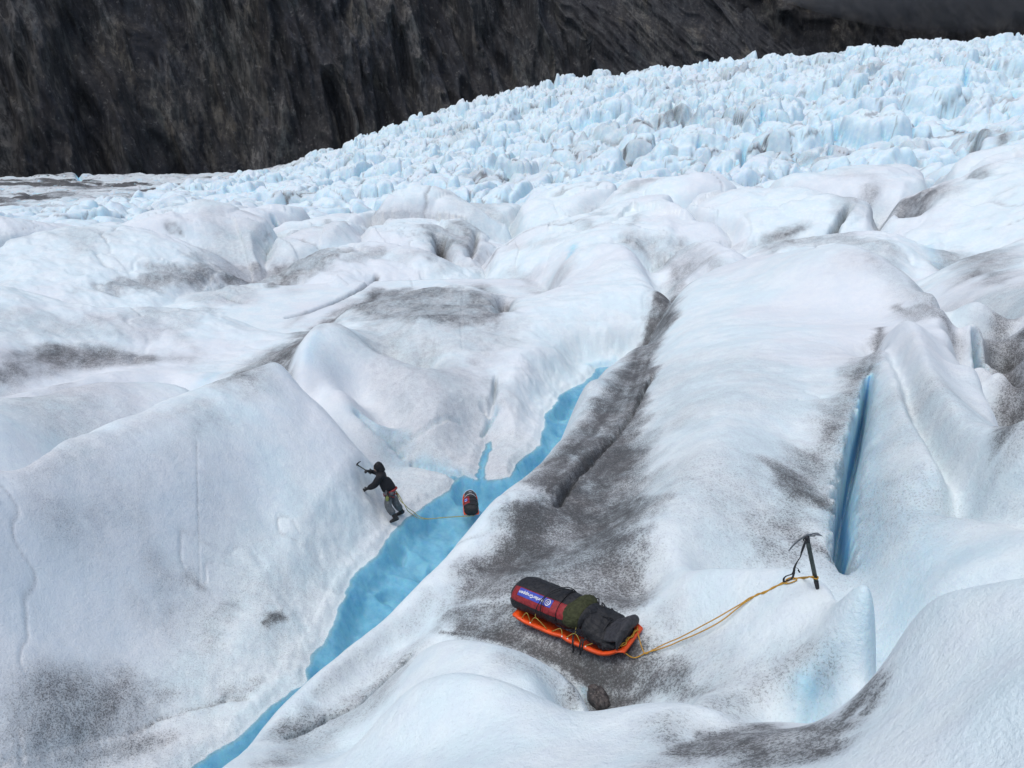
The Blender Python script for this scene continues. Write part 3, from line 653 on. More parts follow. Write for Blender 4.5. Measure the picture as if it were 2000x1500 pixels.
def ice_material():
    m_, t, b = newmat('glacier_ice')
    co = objco(t)
    d = attr(t, 'dirt'); bl = attr(t, 'blue')
    grain = tex(t, 38, 3, .7, co); mid_ = tex(t, 5.5, 6, .68, co); big_ = tex(t, 1.1, 5, .62, co); veryb = tex(t, .16, 4, .55, co)
    stre = tex(t, 1.0, 7, .72, objco(t, (4.2, 2.4, 3.6), (0, 0, R_(-18))))
    # clean surface: weathered white ice with faint pink and blue fields
    snow = mixc(t, ramp(t, big_, .38, .62), (.72, .85, .885), (.80, .885, .90))
    snow = mixc(t, ramp(t, veryb, .45, .62, 0, .5), snow, (.77, .765, .80))
    snow = mixc(t, ramp(t, mid_, .40, .66, 0, .30), snow, (.70, .765, .85))
    # bare ice; this tint also carries the painted bluish shade
    ice = mixc(t, ramp(t, mid_, .35, .65), (.29, .58, .73), (.42, .69, .81))
    ice = mixc(t, ramp(t, big_, .47, .62, 0, .7), ice, (.52, .78, .86)); ice = mixc(t, ramp(t, big_, .30, .44, .55, 0), ice, (.14, .42, .68))
    ice = mixc(t, ramp(t, bl, .88, .99, 0, .8), ice, (.10, .35, .66))
    col = mixc(t, mth(t, 'POWER', bl, .85), snow, ice)
    # grit: grains lying in the ice; more of them where the attribute is high
    f = mth(t, 'ADD', mth(t, 'MULTIPLY', mid_, .55), mth(t, 'MULTIPLY', stre, .55))
    dn_ = mth(t, 'MULTIPLY', d, ramp(t, f, .38, .74, .78, 1.22))
    g2_ = tex(t, 120, 2, .6, co); gsum = mth(t, 'ADD', mth(t, 'MULTIPLY', grain, .6), mth(t, 'MULTIPLY', g2_, .4))
    veil = mth(t, 'POWER', ramp(t, dn_, -.10, 1.05, 0, .93), .9)
    grit = mixc(t, ramp(t, big_, .4, .62), (.070, .073, .072), (.135, .130, .128))
    vcol = mixc(t, ramp(t, dn_, .35, 1.0, .42, .10), grit, (.46, .46, .49))
    col = mixc(t, veil, col, vcol)
    spk = ramp(t, mth(t, 'ADD', gsum, mth(t, 'MULTIPLY', dn_, .16)), .555, .66)
    col = mixc(t, mth(t, 'MULTIPLY', spk, ramp(t, d, .06, .6, .12, .70)), col, (.040, .040, .041))
    lgt = ramp(t, mth(t, 'ADD', mth(t, 'MULTIPLY', tex(t, 55, 3, .65, objco(t, (1, 1, 1), (.4, .2, 1))), .7), mth(t, 'MULTIPLY', mid_, .3)), .56, .66)
    col = mixc(t, mth(t, 'MULTIPLY', lgt, ramp(t, d, .15, .8, 0, .30)), col, (.50, .50, .53))
    t.links.new(col, b.inputs['Base Color'])
    b.inputs['Roughness'].default_value = .55; b.inputs['Specular IOR Level'].default_value = .35
    b.inputs['IOR'].default_value = 1.31
    t.links.new(mth(t, 'MULTIPLY', bl, .7), b.inputs['Subsurface Weight']); b.inputs['Subsurface Radius'].default_value = (.15, .5, .9); b.inputs['Subsurface Scale'].default_value = .5
    h = mth(t, 'ADD', mth(t, 'MULTIPLY', mid_, .55), mth(t, 'MULTIPLY', stre, .3))
    n1 = bump(t, h, .55, .07); n2 = bump(t, tex(t, 14, 6, .75, co), .45, .035, n1); n2 = bump(t, grain, .45, .012, n2); n3 = bump(t, tex(t, .5, 3, .5, co), .25, .4, n2)
    t.links.new(n3, b.inputs['Normal'])
    return m_
M_ICE = ice_material()
ATTRS = dict(dirt=dirt, blue=blue)
glacier = grid_mesh('glacier', X, Y, Z, ATTRS, M_ICE)
tag(glacier, kind='structure')
# ------------------------------------------------------------------ water
def water_material():
    m_, t, b = newmat('meltwater'); t.nodes.remove(b); out = t.nodes['Material Output']
    tr = t.nodes.new('ShaderNodeBsdfTransparent'); gl = t.nodes.new('ShaderNodeBsdfGlossy'); fr = t.nodes.new('ShaderNodeFresnel'); mx = t.nodes.new('ShaderNodeMixShader')
    tr.inputs[0].default_value = (.68, .84, .90, 1); gl.inputs['Roughness'].default_value = .06; fr.inputs[0].default_value = 1.33
    n = bump(t, tex(t, 3.0, 4, .5, objco(t, (1, 2.6, 1), (0, 0, R_(-35)))), .18, .03)
    t.links.new(n, gl.inputs['Normal']); t.links.new(n, fr.inputs['Normal'])
    t.links.new(fr.outputs[0], mx.inputs[0]); t.links.new(tr.outputs[0], mx.inputs[1]); t.links.new(gl.outputs[0], mx.inputs[2])
    t.links.new(mx.outputs[0], out.inputs['Surface']); return m_
M_WATER = water_material()
def flat(name, pts, z, mat):
    if sum(pts[i-1][0]*pts[i][1]-pts[i][0]*pts[i-1][1] for i in range(len(pts))) < 0: pts = pts[::-1]
    bm = bmesh.new(); bm.faces.new([bm.verts.new((p[0], p[1], z)) for p in pts]); bmesh.ops.triangulate(bm, faces=bm.faces[:])
    me = bpy.data.meshes.new(name); bm.to_mesh(me); bm.free(); me.materials.append(mat); o = bpy.data.objects.new(name, me); return link(o)
def expand(P, d):
    P = [np.array(p) for p in P]; n = len(P); out = []; A_ = sum(P[i][0]*P[(i+1) % n][1]-P[(i+1) % n][0]*P[i][1] for i in range(n)); sg = 1 if A_ > 0 else -1
    for i in range(n):
        e = P[(i+1) % n]-P[i-1]; e = e/(np.linalg.norm(e)+1e-9); out.append(P[i]+sg*d*np.array((e[1], -e[0])))
    return out
wp = [wpt(250,1600), wpt(300,1550)]+[wpt(*q) for q in FAR[:13]]+[wpt(905,925), wpt(928,850), wpt(970,850), wpt(1000,925)]+[wpt(*q) for q in FAR2[1:]]+[npt(*q) for q in NEAR[::-1]]
tag(flat('water', expand(wp, .25), ZW, M_WATER), kind='structure')
# ------------------------------------------------------------------ mountains
def rock_material(name, dark, seed):
    m_, t, b = newmat(name)
    co = objco(t); fine = tex(t, .35, 9, .72, co); 
    streak = tex(t, 1.0, 9, .70, objco(t, (.05, .05, .014), (R_(4), R_(9), 0))); st2 = tex(t, 1.0, 8, .75, objco(t, (.25, .25, .05), (R_(-6), R_(24), 0)))
    patch = tex(t, .03, 6, .68, objco(t, (1, 1, .45))); p2 = tex(t, .035, 5, .65, objco(t, (1, 1, .4), (0, 0.3, 1)))
    col = mixc(t, ramp(t, patch, .40, .60), tuple(.045*c*dark for c in (.95, .98, 1.15)), tuple(.085*c*dark for c in (1.10, .98, .80)))
    col = mixc(t, ramp(t, p2, .50, .66, 0, .6), col, tuple(.080*c*dark for c in (.80, 1.0, 1.0)))
    butt = tex(t, 1.0, 5, .55, objco(t, (.030, .030, .006), (R_(3), R_(7), 0)))
    col = mixc(t, ramp(t, butt, .46, .56, .75, 0), col, tuple(.018*c for c in (.9, 1, 1.35)))
    col = mixc(t, ramp(t, butt, .52, .68, 0, .55), col, tuple(.19*c*dark for c in (1.06, 1.0, .90)))
    gx = t.nodes.new('ShaderNodeNewGeometry'); sx_ = t.nodes.new('ShaderNodeSeparateXYZ'); t.links.new(gx.outputs['Position'], sx_.inputs[0])
    side_f = ramp(t, sx_.outputs[0], -60, 30, .15, 1.0)
    beds = tex(t, 1.0, 9, .72, objco(t, (.10, .03, .010), (0, R_(-34), R_(20))))
    col = mixc(t, mth(t, 'MULTIPLY', side_f, ramp(t, beds, .42, .60, 0, .75)), col, tuple(.075*c*dark for c in (.98, 1.0, 1.02)))
    col = mixc(t, ramp(t, tex(t, 1.0, 8, .7, objco(t, (.12, .03, .012), (0, R_(-30), R_(20)))), .52, .62, 0, .6), col, tuple(.020*c for c in (1, 1, 1.15)))
    col = mixc(t, ramp(t, streak, .42, .72, 0, .45), col, tuple(.085*c*dark for c in (1.0, .97, .95)))
    col = mixc(t, ramp(t, st2, .44, .58, .75, 0), col, tuple(.026*c for c in (1, 1, 1.1)))
    col = mixc(t, ramp(t, fine, .55, .72, 0, .6), col, tuple(.20*c*dark for c in (1.0, .96, .90)))
    t.links.new(col, b.inputs['Base Color']); b.inputs['Roughness'].default_value = .85; b.inputs['Specular IOR Level'].default_value = .2
    n = bump(t, streak, .7, 2.0); n = bump(t, st2, .8, 1.2, n); n = bump(t, fine, .9, .8, n); t.links.new(n, b.inputs['Normal'])
    return m_
def mountain(name, base, right, H, lean, amp, mat, seed, na=700, nh=420, zb=-60, gul=26, shear=0.0):
    """base: plan polyline (x,y); surface climbs H while leaning back; right: function (h)->fraction kept"""
    B = np.array(base, float); L = np.r_[0, np.cumsum(np.hypot(*np.diff(B, axis=0).T))]
    u = np.linspace(0, L[-1], na); bx = np.interp(u, L, B[:, 0]); by = np.interp(u, L, B[:, 1])
    tx = np.gradient(bx, u); ty = np.gradient(by, u); l = np.hypot(tx, ty); nx, ny = -ty/l, tx/l      # to the left of travel = away from camera
    h = np.linspace(0, 1, nh)
    U, Hh = np.meshgrid(u, h, indexing='ij')
    azb = np.arctan2(bx, by); pxb = 1000+FPX*np.tan(azb)*1.0; Rb_ = np.hypot(bx, by)
    top = np.array([right(p, r) for p, r in zip(pxb, Rb_)])[:, None]+0*Hh
    zz = zb+Hh*(top-zb)
    back = lean*(zz-zb)
    us = U+shear*zz
    g = 1-np.abs(fbm(us/gul, zz/170+seed, seed, 5, .55))
    g2 = 1-np.abs(fbm(us/(gul*.3)+.02*zz, zz/60, seed+9, 4, .6))
    dsp = -amp*(g**2-0.6)*1.6-amp*.28*(g2**2-.6)-amp*.09*fbm(us/3, zz/14, seed+20, 4, .6)
    back = back+dsp
    x = bx[:, None]+nx[:, None]*back; y = by[:, None]+ny[:, None]*back
    o = grid_mesh(name, x, y, zz, {}, mat); tag(o, kind='structure'); return o
def bp(px, R):
    a, t = azt(px, 200); return (R*math.sin(a), R*math.cos(a))
def top_at(px, py, R): return R*azt(px, py)[1]
MR1 = rock_material('dark_rock', 1.2, 1); MR2 = rock_material('dark_rock_far', 1.05, 2); MR3 = rock_material('dark_rock_farthest', .9, 3)
def ridge_top(edge, lean, Hmax):
    (xa, ya), (xb, yb) = edge
    def f(px, R):
        py = ya+(px-xa)*(yb-ya)/(xb-xa)
        # bearing and height of a crest that leans back from its foot
        t = azt(min(max(px, -3000), 3000), max(py, -2500))[1]
        return float(np.clip((R+60*lean)*t+4*math.sin(px/13.0)+3*math.sin(px/5.1), -55, Hmax))
    return f
mountain('rock_cliff', [bp(-2200, 420), bp(-900, 480), bp(0, 500), bp(300, 505), bp(620, 510), bp(800, 520), bp(960, 535), bp(1100, 545), bp(1190, 552), bp(1290, 562)],
         ridge_top(((1085, 0), (1222, 160)), .38, 300), 300, .38, 22, MR1, 501, shear=.12, gul=38)
mountain('mountain_slope', [bp(900, 640), bp(1150, 660), bp(1400, 690), bp(1640, 720)], ridge_top(((1462, 0), (1580, 110)), .7, 300), 300, .7, 12, MR2, 502, na=600, nh=300, gul=60, shear=.7)
mountain('mountain_far', [bp(1200, 900), bp(1600, 930), bp(2100, 960), bp(2900, 990)], lambda p, r: 360, 300, .75, 18, MR3, 503, na=500, nh=260, gul=80, shear=.4)
# low cloud lying against the far mountain
def cloud_material():
    m_, t, b = newmat('cloud_vapour'); t.nodes.remove(b); out = t.nodes['Material Output']; pv = t.nodes.new('ShaderNodeVolumePrincipled')
    pv.inputs['Color'].default_value = (.9, .93, .98, 1); pv.inputs['Anisotropy'].default_value = .2
    g_ = t.nodes.new('ShaderNodeNewGeometry'); sx = t.nodes.new('ShaderNodeSeparateXYZ'); t.links.new(g_.outputs['Position'], sx.inputs[0])
    mp = t.nodes.new('ShaderNodeMapping'); mp.inputs['Scale'].default_value = (.006, .006, .02); t.links.new(g_.outputs['Position'], mp.inputs['Vector'])
    n = tex(t, 1.0, 4, .6, mp.outputs[0])
    hgt = mth(t, 'ADD', sx.outputs[2], mth(t, 'MULTIPLY', n, 60)); dn = ramp(t, hgt, 80, 118, 0, .022)
    t.links.new(dn, pv.inputs['Density']); t.links.new(pv.outputs[0], out.inputs['Volume']); return m_
bm = bmesh.new(); bmesh.ops.create_icosphere(bm, subdivisions=4, radius=1)
for v in bm.verts: v.co = Vector((v.co.x*420, v.co.y*60, v.co.z*110))
me = bpy.data.meshes.new('cloud'); bm.to_mesh(me); bm.free(); me.materials.append(cloud_material()); cl = link(bpy.data.objects.new('cloud', me)); cl.location = (600, 760, 150); cl.rotation_euler = (0, 0, R_(-28)); tag(cl, kind='stuff')
# ================================================================== objects
def V3(p): return Vector([float(c) for c in p])
def at(px, py, D): return V3(ray(px, py)*D)
def H(px, py, up=0.0): p = hit(px, py); return Vector((p[0], p[1], p[2]+up))
def plain(name, col, rough=.6, metal=0.0, spec=.4, fabric=0, var=.25, sc_=30):
    m_, t, b = newmat(name); co = objco(t)
    n = tex(t, sc_, 5, .6, co); n2 = tex(t, sc_*.18, 3, .5, co)
    c = mixc(t, ramp(t, n, .35, .65), tuple(x*(1-var) for x in col), tuple(min(1, x*(1+var)) for x in col))
    c = mixc(t, ramp(t, n2, .4, .7, 0, .35), c, tuple(x*.7+.012 for x in col))
    t.links.new(c, b.inputs['Base Color']); b.inputs['Roughness'].default_value = rough; b.inputs['Metallic'].default_value = metal
    b.inputs['Specular IOR Level'].default_value = spec
    if fabric: t.links.new(bump(t, tex(t, sc_*.25, 4, .6, co, 1.2), fabric, .03), b.inputs['Normal'])
    return m_
M = dict(
    orange=plain('orange_plastic', (.78, .085, .012), .38, sc_=14, var=.15), red=plain('red_fabric', (.25, .016, .020), .6, fabric=.5),
    black=plain('black_fabric', (.017, .018, .021), .6, fabric=.9, spec=.3), charcoal=plain('charcoal_fabric', (.040, .041, .047), .65, fabric=.8, spec=.3),
    olive=plain('olive_fabric', (.042, .047, .022), .8, fabric=.9, spec=.2), blue=plain('blue_patch', (.045, .075, .42), .5, var=.1), white=plain('white_print', (.78, .79, .82), .6, var=.05),
    cord=plain('yellow_cord', (.34, .27, .06), .7, sc_=90), rope=plain('golden_rope', (.50, .27, .035), .75, sc_=160, var=.4), metal=plain('dull_metal', (.20, .21, .22), .38, .85, sc_=60),
    shaft=plain('grey_green_shaft', (.055, .068, .065), .4, .5, sc_=40), darkmetal=plain('dark_steel', (.035, .035, .040), .45, .6), skin=plain('skin', (.42, .24, .17), .55, var=.1),
    jacket=plain('black_jacket_cloth', (.012, .012, .015), .65, fabric=.8, spec=.25, sc_=18), trouser=plain('grey_trouser_cloth', (.095, .105, .112), .8, fabric=.7, sc_=18), trouser2=plain('dark_trouser_cloth', (.022, .023, .027), .8, fabric=.7, sc_=18),
    boot=plain('black_boot', (.012, .012, .013), .5), redweb=plain('red_webbing', (.30, .03, .03), .7), green=plain('lime_cord', (.22, .25, .08), .7, sc_=90), rock=None)
def mesh_obj(name, bm, mat, parent=None, smooth=True):
    me = bpy.data.meshes.new(name); bm.normal_update(); bm.to_mesh(me); bm.free()
    for p in me.polygons: p.use_smooth = smooth
    for m_ in (mat if isinstance(mat, (list, tuple)) else [mat]): me.materials.append(m_)
    return link(bpy.data.objects.new(name, me), parent)
def smooth_pts(P, n=6):
    P = [V3(p) for p in P]
    if len(P) < 3: return P
    out = []
    for i in range(len(P)-1):
        p0, p1, p2, p3 = P[max(i-1, 0)], P[i], P[i+1], P[min(i+2, len(P)-1)]
        for k in range(n):
            t = k/n
            out.append(0.5*((2*p1)+(p2-p0)*t+(2*p0-5*p1+4*p2-p3)*t*t+(3*p1-p0-3*p2+p3)*t**3))
    out.append(P[-1]); return out
def tube(bm, P, r, sides=8, flat=1.0, smooth=6, up=None):
    if smooth > 1: P = smooth_pts(P, smooth)
    P = [V3(p) for p in P]; n = len(P); rings = []
    rr = r if callable(r) else (lambda t: r)
    u = None
    for i, p in enumerate(P):
        d = (P[min(i+1, n-1)]-P[max(i-1, 0)]).normalized()
        if u is None:
            u = V3(up) if up is not None else (Vector((0, 0, 1)) if abs(d.z) < .9 else Vector((1, 0, 0)))
        u = (u-d*u.dot(d)).normalized(); v = d.cross(u); q = rr(i/(n-1))
        rings.append([bm.verts.new(p+u*math.cos(a)*q*flat+v*math.sin(a)*q) for a in [2*math.pi*k/sides for k in range(sides)]])
    for a, b in zip(rings, rings[1:]):
        for k in range(sides): bm.faces.new((a[k], a[(k+1) % sides], b[(k+1) % sides], b[k]))
    bm.faces.new(rings[0][::-1]); bm.faces.new(rings[-1])
def tube_obj(name, Ps, r, mat, parent=None, **kw):
    bm = bmesh.new()
    for P in Ps: tube(bm, P, r, **kw)
    return mesh_obj(name, bm, mat, parent)
def tubes(name, Ps, r, mat, parent=None, **kw):
    return [tube_obj(name, [P], r, mat, parent, **kw) for P in Ps]
def loft(bm, rings, close=True, cap=True):
    R = [[bm.verts.new(V3(p)) for p in r] for r in rings]; n = len(R[0])
    for a, b in zip(R, R[1:]):
        for k in range(n if close else n-1): bm.faces.new((a[k], a[(k+1) % n], b[(k+1) % n], b[k]))
    if cap and close: bm.faces.new(R[0][::-1]); bm.faces.new(R[-1])
    return R
def fixn(bm): bmesh.ops.recalc_face_normals(bm, faces=bm.faces[:])
def frame(o, x, up=(0, 0, 1)):
    x = V3(x).normalized(); z = V3(up); z = (z-x*z.dot(x)).normalized(); y = z.cross(x)
    return Matrix(((x.x, y.x, z.x, o[0]), (x.y, y.y, z.y, o[1]), (x.z, y.z, z.z, o[2]), (0, 0, 0, 1)))
def wob(a, b, s=0): return float(fbm(np.array([a]), np.array([b]), s, 4)[0])
# ------------------------------------------------------------------ sled and its load
def build_sled(Mx, label, L=1.2, W=.215):
    root = empty('cargo_sled', Mx, label, 'sled', 'orange cargo sleds')
    bm = bmesh.new(); rings = []
    for i in range(61):
        s = i/60; x = -L/2+L*s
        f = max(0.0, (s-.80)/.20); hw = W*(1-.22*f**2.2); rise = .075*f**2+.02*max(0, (.08-s)/.08)
        hw -= .018*math.exp(-((s-.46)/.05)**2)
        H_ = .085; w = hw
        prof = [(-w-.040, H_-.022), (-w-.040, H_-.002), (-w-.036, H_+.004), (-w-.004, H_+.002), (-w+.012, H_-.02), (-w+.030, .030), (-w+.065, .008), (-.09, .004), (-.075, -.010), (-.055, -.010), (-.04, .004), (.04, .004), (.055, -.010), (.075, -.010), (.09, .004), (w-.065, .008), (w-.030, .030), (w-.012, H_-.02), (w+.004, H_+.002), (w+.036, H_+.004), (w+.040, H_-.002), (w+.040, H_-.022)]
        rings.append([(x, y, z+rise) for y, z in prof])
    loft(bm, rings, close=False)
    # closed front and rear lips
    for s_ in (-1, 1):
        base = rings[0] if s_ < 0 else rings[-1]; x0 = base[0][0]
        mid = []; out = []
        for (x, y, z) in base:
            top = base[3][2]
            mid.append((x0+s_*.028, y*.96, max(z, top-.004) if abs(y) < W else z)); out.append((x0+s_*.075, y*(.86 if s_ > 0 else .93), top-.002 if abs(y) < W else z))
        out2 = [(x0+s_*.078, y, z-.022) for x, y, z in out]
        rr = [base, mid, out, out2]
        loft(bm, rr if s_ > 0 else rr[::-1], close=False)
    bmesh.ops.remove_doubles(bm, verts=bm.verts[:], dist=1e-5); fixn(bm)
    sh = mesh_obj('sled_shell', bm, M['orange'], root)
    md = sh.modifiers.new('thickness', 'SOLIDIFY'); md.thickness = .006; md.offset = 0
    return root
def seam_ring(x, cy, cz, ry, rz, n=40, p=2.4, w=0, seed=0):
    out = []
    for k in range(n):
        a = 2*math.pi*k/n; c, s = math.cos(a), math.sin(a)
        f = (abs(c)**p+abs(s)**p)**(-1/p)*(1+w*wob(x*4+seed, a*1.3, seed))
        out.append((x, cy+ry*f*c, cz+rz*f*s))
    return out
def duffel_geo(x0, x1, cy, cz, ry, rz, seed=0):
    """returns function (s, angle, out) -> point on the bag"""
    def pt(s, a, out=0.0):
        e = min(s, 1-s); taper = 1-.30*math.exp(-(e/.045)**1.4)
        x = x0+(x1-x0)*s; c, q = math.cos(a), math.sin(a); p = 2.5
        f = (abs(c)**p+abs(q)**p)**(-1/p)
        f *= 1-.055*math.exp(-((s-.585)/.022)**2)-.06*math.exp(-((s-.80)/.02)**2)-.03*math.exp(-((s-.70)/.02)**2)
        if q > 0: f *= 1-.16*math.exp(-s/.10)
        f *= 1+.07*wob(s*5+seed, a*1.1, seed)+.025*wob(s*18, a*4, seed+3)
        return (x, cy+(ry*taper*f+out)*c, cz+(rz*taper*f+out)*q)
    return pt
def build_duffel(Mx, label, x0, x1, cy, cz, ry, rz, seed, name='duffel_bag', red=(108, 160), patch=True, spanx=(.06, 1.0), group=None):
    root = empty(name, Mx, label, 'bag', group)
    pt = duffel_geo(x0, x1, cy, cz, ry, rz, seed)
    bm = bmesh.new(); n = 72; R = [[pt(i/70, 2*math.pi*k/n) for k in range(n)] for i in range(71)]
    cap0 = [tuple(np.array(R[0][0])*0+np.array((x0-.012, cy+(p[1]-cy)*.6, cz+(p[2]-cz)*.6))) for p in R[0]]; cap1 = [(x1+.012, cy+(p[1]-cy)*.6, cz+(p[2]-cz)*.6) for p in R[-1]]
    loft(bm, [cap0]+R+[cap1]); fixn(bm)
    mesh_obj('bag_body', bm, M['black'], root)
    def panel(nm, sa, sb, a0, a1, out, mat, ns=40, na=16, par=root):
        bm = bmesh.new(); g = []
        for i in range(ns+1):
            s = sa+(sb-sa)*i/ns; g.append([pt(s, R_(a0+(a1-a0)*j/na), out) for j in range(na+1)])
        inner = [[pt(sa+(sb-sa)*i/ns, R_(a0+(a1-a0)*j/na), out-.008) for j in range(na+1)] for i in range(ns+1)]
        rings = [g[i]+inner[i][::-1] for i in range(ns+1)]
        loft(bm, rings, close=True, cap=True); fixn(bm); return mesh_obj(nm, bm, mat, par)
    rp = panel('red_panel', spanx[0], spanx[1]-.03, red[0], red[1], .0035, M['red'])
    if patch:
        sa, sb, a0, a1 = .17, .70, 111, 136
        bp_ = panel('logo_patch', sa, sb, a0, a1, .0065, M['blue'])
        # lettering bent on to the bag; reads from the front end towards the rear, tops facing the far side... (mirrored as on the bag)
        cu = bpy.data.curves.new('lettering', 'FONT'); cu.body = 'MøllerGruppen'; cu.size = 1; cu.offset = .018
        to = bpy.data.objects.new('lettering', cu); link(to)
        bpy.context.view_layer.update()
        me = bpy.data.meshes.new_from_object(to.evaluated_get(bpy.context.evaluated_depsgraph_get())); bpy.data.objects.remove(to)
        b2 = bmesh.new(); b2.from_mesh(me); bmesh.ops.triangulate(b2, faces=b2.faces[:]); bmesh.ops.subdivide_edges(b2, edges=[e for e in b2.edges if e.calc_length() > .25], cuts=2, use_grid_fill=True)
        bmesh.ops.triangulate(b2, faces=b2.faces[:])
        xs_ = [v.co.x for v in b2.verts]; xa, xb = min(xs_), max(xs_)
        ts, te = .575, .185          # from front to rear
        for v in b2.verts:
            s = ts+(te-ts)*(v.co.x-xa)/(xb-xa); a = R_(117+15.5*((v.co.y+.20)/.95)) if False else R_(117+13.0*((v.co.y+.20)/.95))
            v.co = V3(pt(s, a, .0125))
        mesh_obj('lettering', b2, M['white'], bp_)
        # round emblem at the front end of the patch
        b3 = bmesh.new(); sc0, ac0 = .640, 123.0
        def epos(u, v, out): return V3(pt(sc0+u/(x1-x0), R_(ac0+v/(ry)*57.3), out))
        for (ra, rb) in ((.034, .026),):
            rings = []
            for k in range(41):
                a = 2*math.pi*k/40; rings.append([b3.verts.new(epos(r*math.cos(a), r*math.sin(a), .0125)) for r in (ra, rb)])
            for p, q in zip(rings, rings[1:]): b3.faces.new((p[0], q[0], q[1], p[1]))
        for x_, y_, w_, h_ in ((-.010, 0, .005, .030), (.010, 0, .005, .030), (0, .008, .024, .005), (0, -.008, .022, .005)):
            b3.faces.new([b3.verts.new(epos(x_+i*w_/2, y_+j*h_/2, .0128)) for i, j in ((-1, -1), (1, -1), (1, 1), (-1, 1))])
        mesh_obj('emblem', b3, M['white'], bp_)
    # handle strap across the bag and end closure
    for s in (.80,) if patch else (.2, .5, .8):
        tube_obj('strap', [[pt(s, R_(a), .006) for a in range(8, 178, 8)]], .011, M['black'], root, flat=.25, smooth=1, up=(1, 0, 0))
    return root, pt
# ---- near sled
SX = Vector((.77, -.64, .075)); SN = Vector((-.12, -.30, 1.0))
SO = Vector((.70, 6.86, 0)); 
MS = frame((.69, 6.87, -5.20), SX, (-.10, -.22, 1))
def zsurf(x, y): a = math.atan2(x, y); return float(zat(a, math.log(math.hypot(x, y))))
# seat the sled on the ice: lift so that no runner point is deep in the ice
lo = [zsurf(*(MS @ Vector((x, y, 0)))[:2])-(MS @ Vector((x, y, 0)))[2] for x in (-.5, -.2, .1, .4) for y in (-.15, 0, .15)]
MS.translation.z += sorted(lo)[-3]-.030
sled = build_sled(MS, 'loaded orange plastic sled on dirty ice beside the tow rope, nearest the viewer')
dcy, dcz = .0, .225
duffel, dpt = build_duffel(MS, 'long black and red duffel bag with blue printed patch, lashed on the near sled', -.78, .04, .02, .200, .198, .146, 11)
# olive jacket lump
ol = empty('folded_jacket', MS, 'olive green folded jacket lying over the end of the red duffel', 'jacket')
bm = bmesh.new(); rings = []
for i in range(25):
    s = i/24; x = -.06+.25*s; e = math.sin(math.pi*min(1, max(0, .06+s*.9)))**.45
    r = []
    for k in range(40):
        a = 2*math.pi*k/40; c, q = math.cos(a), math.sin(a); f = 1+.09*wob(s*3, a*1.5, 61)+.05*wob(s*9, a*4, 62)
        r.append((x+.05*c*(1-s)+.02*wob(a*2, s*3, 63), .02+.225*e*f*c, .238+(.145-.02*s)*e*f*(q if q > -.3 else -.3)))
    rings.append(r)
loft(bm, rings); fixn(bm); mesh_obj('jacket_body', bm, M['olive'], ol)
bm = bmesh.new(); rings = []
for i in range(13):
    s = i/12; rings.append([(.165+.075*s+.02*math.cos(a), .0+.16*(1-.5*s**2)*math.cos(a)*(1+.08*wob(s*4, a, 65)), .245+.115*(1-.45*s**2)*math.sin(a)) for a in [2*math.pi*k/28 for k in range(28)]])
loft(bm, rings); fixn(bm); mesh_obj('jacket_dark_hollow', bm, M['black'], ol)  # solid black form painted in for the dark hollow at the front
# backpack at the front
pk = empty('backpack', MS, 'black crumpled backpack strapped down on the front half of the near sled', 'backpack')
bm = bmesh.new(); rings = []
for i in range(46):
    s = i/45; x = .15+.45*s
    hw = .180+.035*math.sin(s*3.0); ht = .17+.035*math.sin(s*5.0+.6)-.03*s
    if s < .08: hw *= .6+5*s; ht *= .6+5*s
    if s > .92: hw *= 1-(s-.92)*3; ht *= 1-(s-.92)*3
    r = []
    for k in range(48):
        a = 2*math.pi*k/48; c, q = math.cos(a), math.sin(a); p = 2.6; f = (abs(c)**p+abs(q)**p)**(-1/p)
        f *= 1+.10*wob(s*5, a*1.6, 71)+.07*wob(s*13, a*4.2, 72)+.03*wob(s*30, a*9, 73)
        r.append((x, .01+hw*f*c, .05+.12*(0)+ht*.62+ht*f*q*.62+.01))
    rings.append(r)
loft(bm, rings); fixn(bm); mesh_obj('pack_body', bm, M['black'], pk)
# raised stiff back panel / lid flap that rears up at the front
bm = bmesh.new(); rings = []
prof = [(.27, .175), (.36, .215), (.45, .255), (.53, .300), (.595, .350), (.628, .366), (.652, .345), (.656, .30), (.645, .25)]
prof = [(p.x, p.z) for p in smooth_pts([(a, 0, b) for a, b in prof], 4)]
for i, (x, z) in enumerate(prof):
    s = i/(len(prof)-1); hw = .135+.065*math.sin(min(1, s*1.25)*math.pi/2)
    r = []
    for k in range(25):
        y = -1+2*k/24; crown = -.075*abs(y)**2.6-.015*wob(y*3, s*4, 81)
        r.append((x+.012*wob(y*4, s*5, 82)-.02*abs(y)**3, hw*y, z+crown))
    rings.append(r)
loft(bm, rings, close=False); fixn(bm); fl = mesh_obj('pack_lid', bm, M['charcoal'], pk); md = fl.modifiers.new('t', 'SOLIDIFY'); md.thickness = .022; md.offset = -1
bm = bmesh.new(); rings = []
for i in range(15):
    s = i/14; rings.append([(.50+.125*s, .13*(1-.3*s*s)*math.cos(a)*(1+.07*wob(s*4, a*2, 85)), .175+.095*(1-.35*s)*math.sin(a)*(1+.1*wob(s*5, a*2, 86))) for a in [2*math.pi*k/28 for k in range(28)]])
loft(bm, rings); fixn(bm); mesh_obj('front_pocket', bm, M['black'], pk)
def drape(x, y0, y1, h, n=12, dz=.006):
    return [(x, y0+(y1-y0)*i/n, h*math.sin(math.pi*(.08+.84*i/n))**.45+dz) for i in range(n+1)]
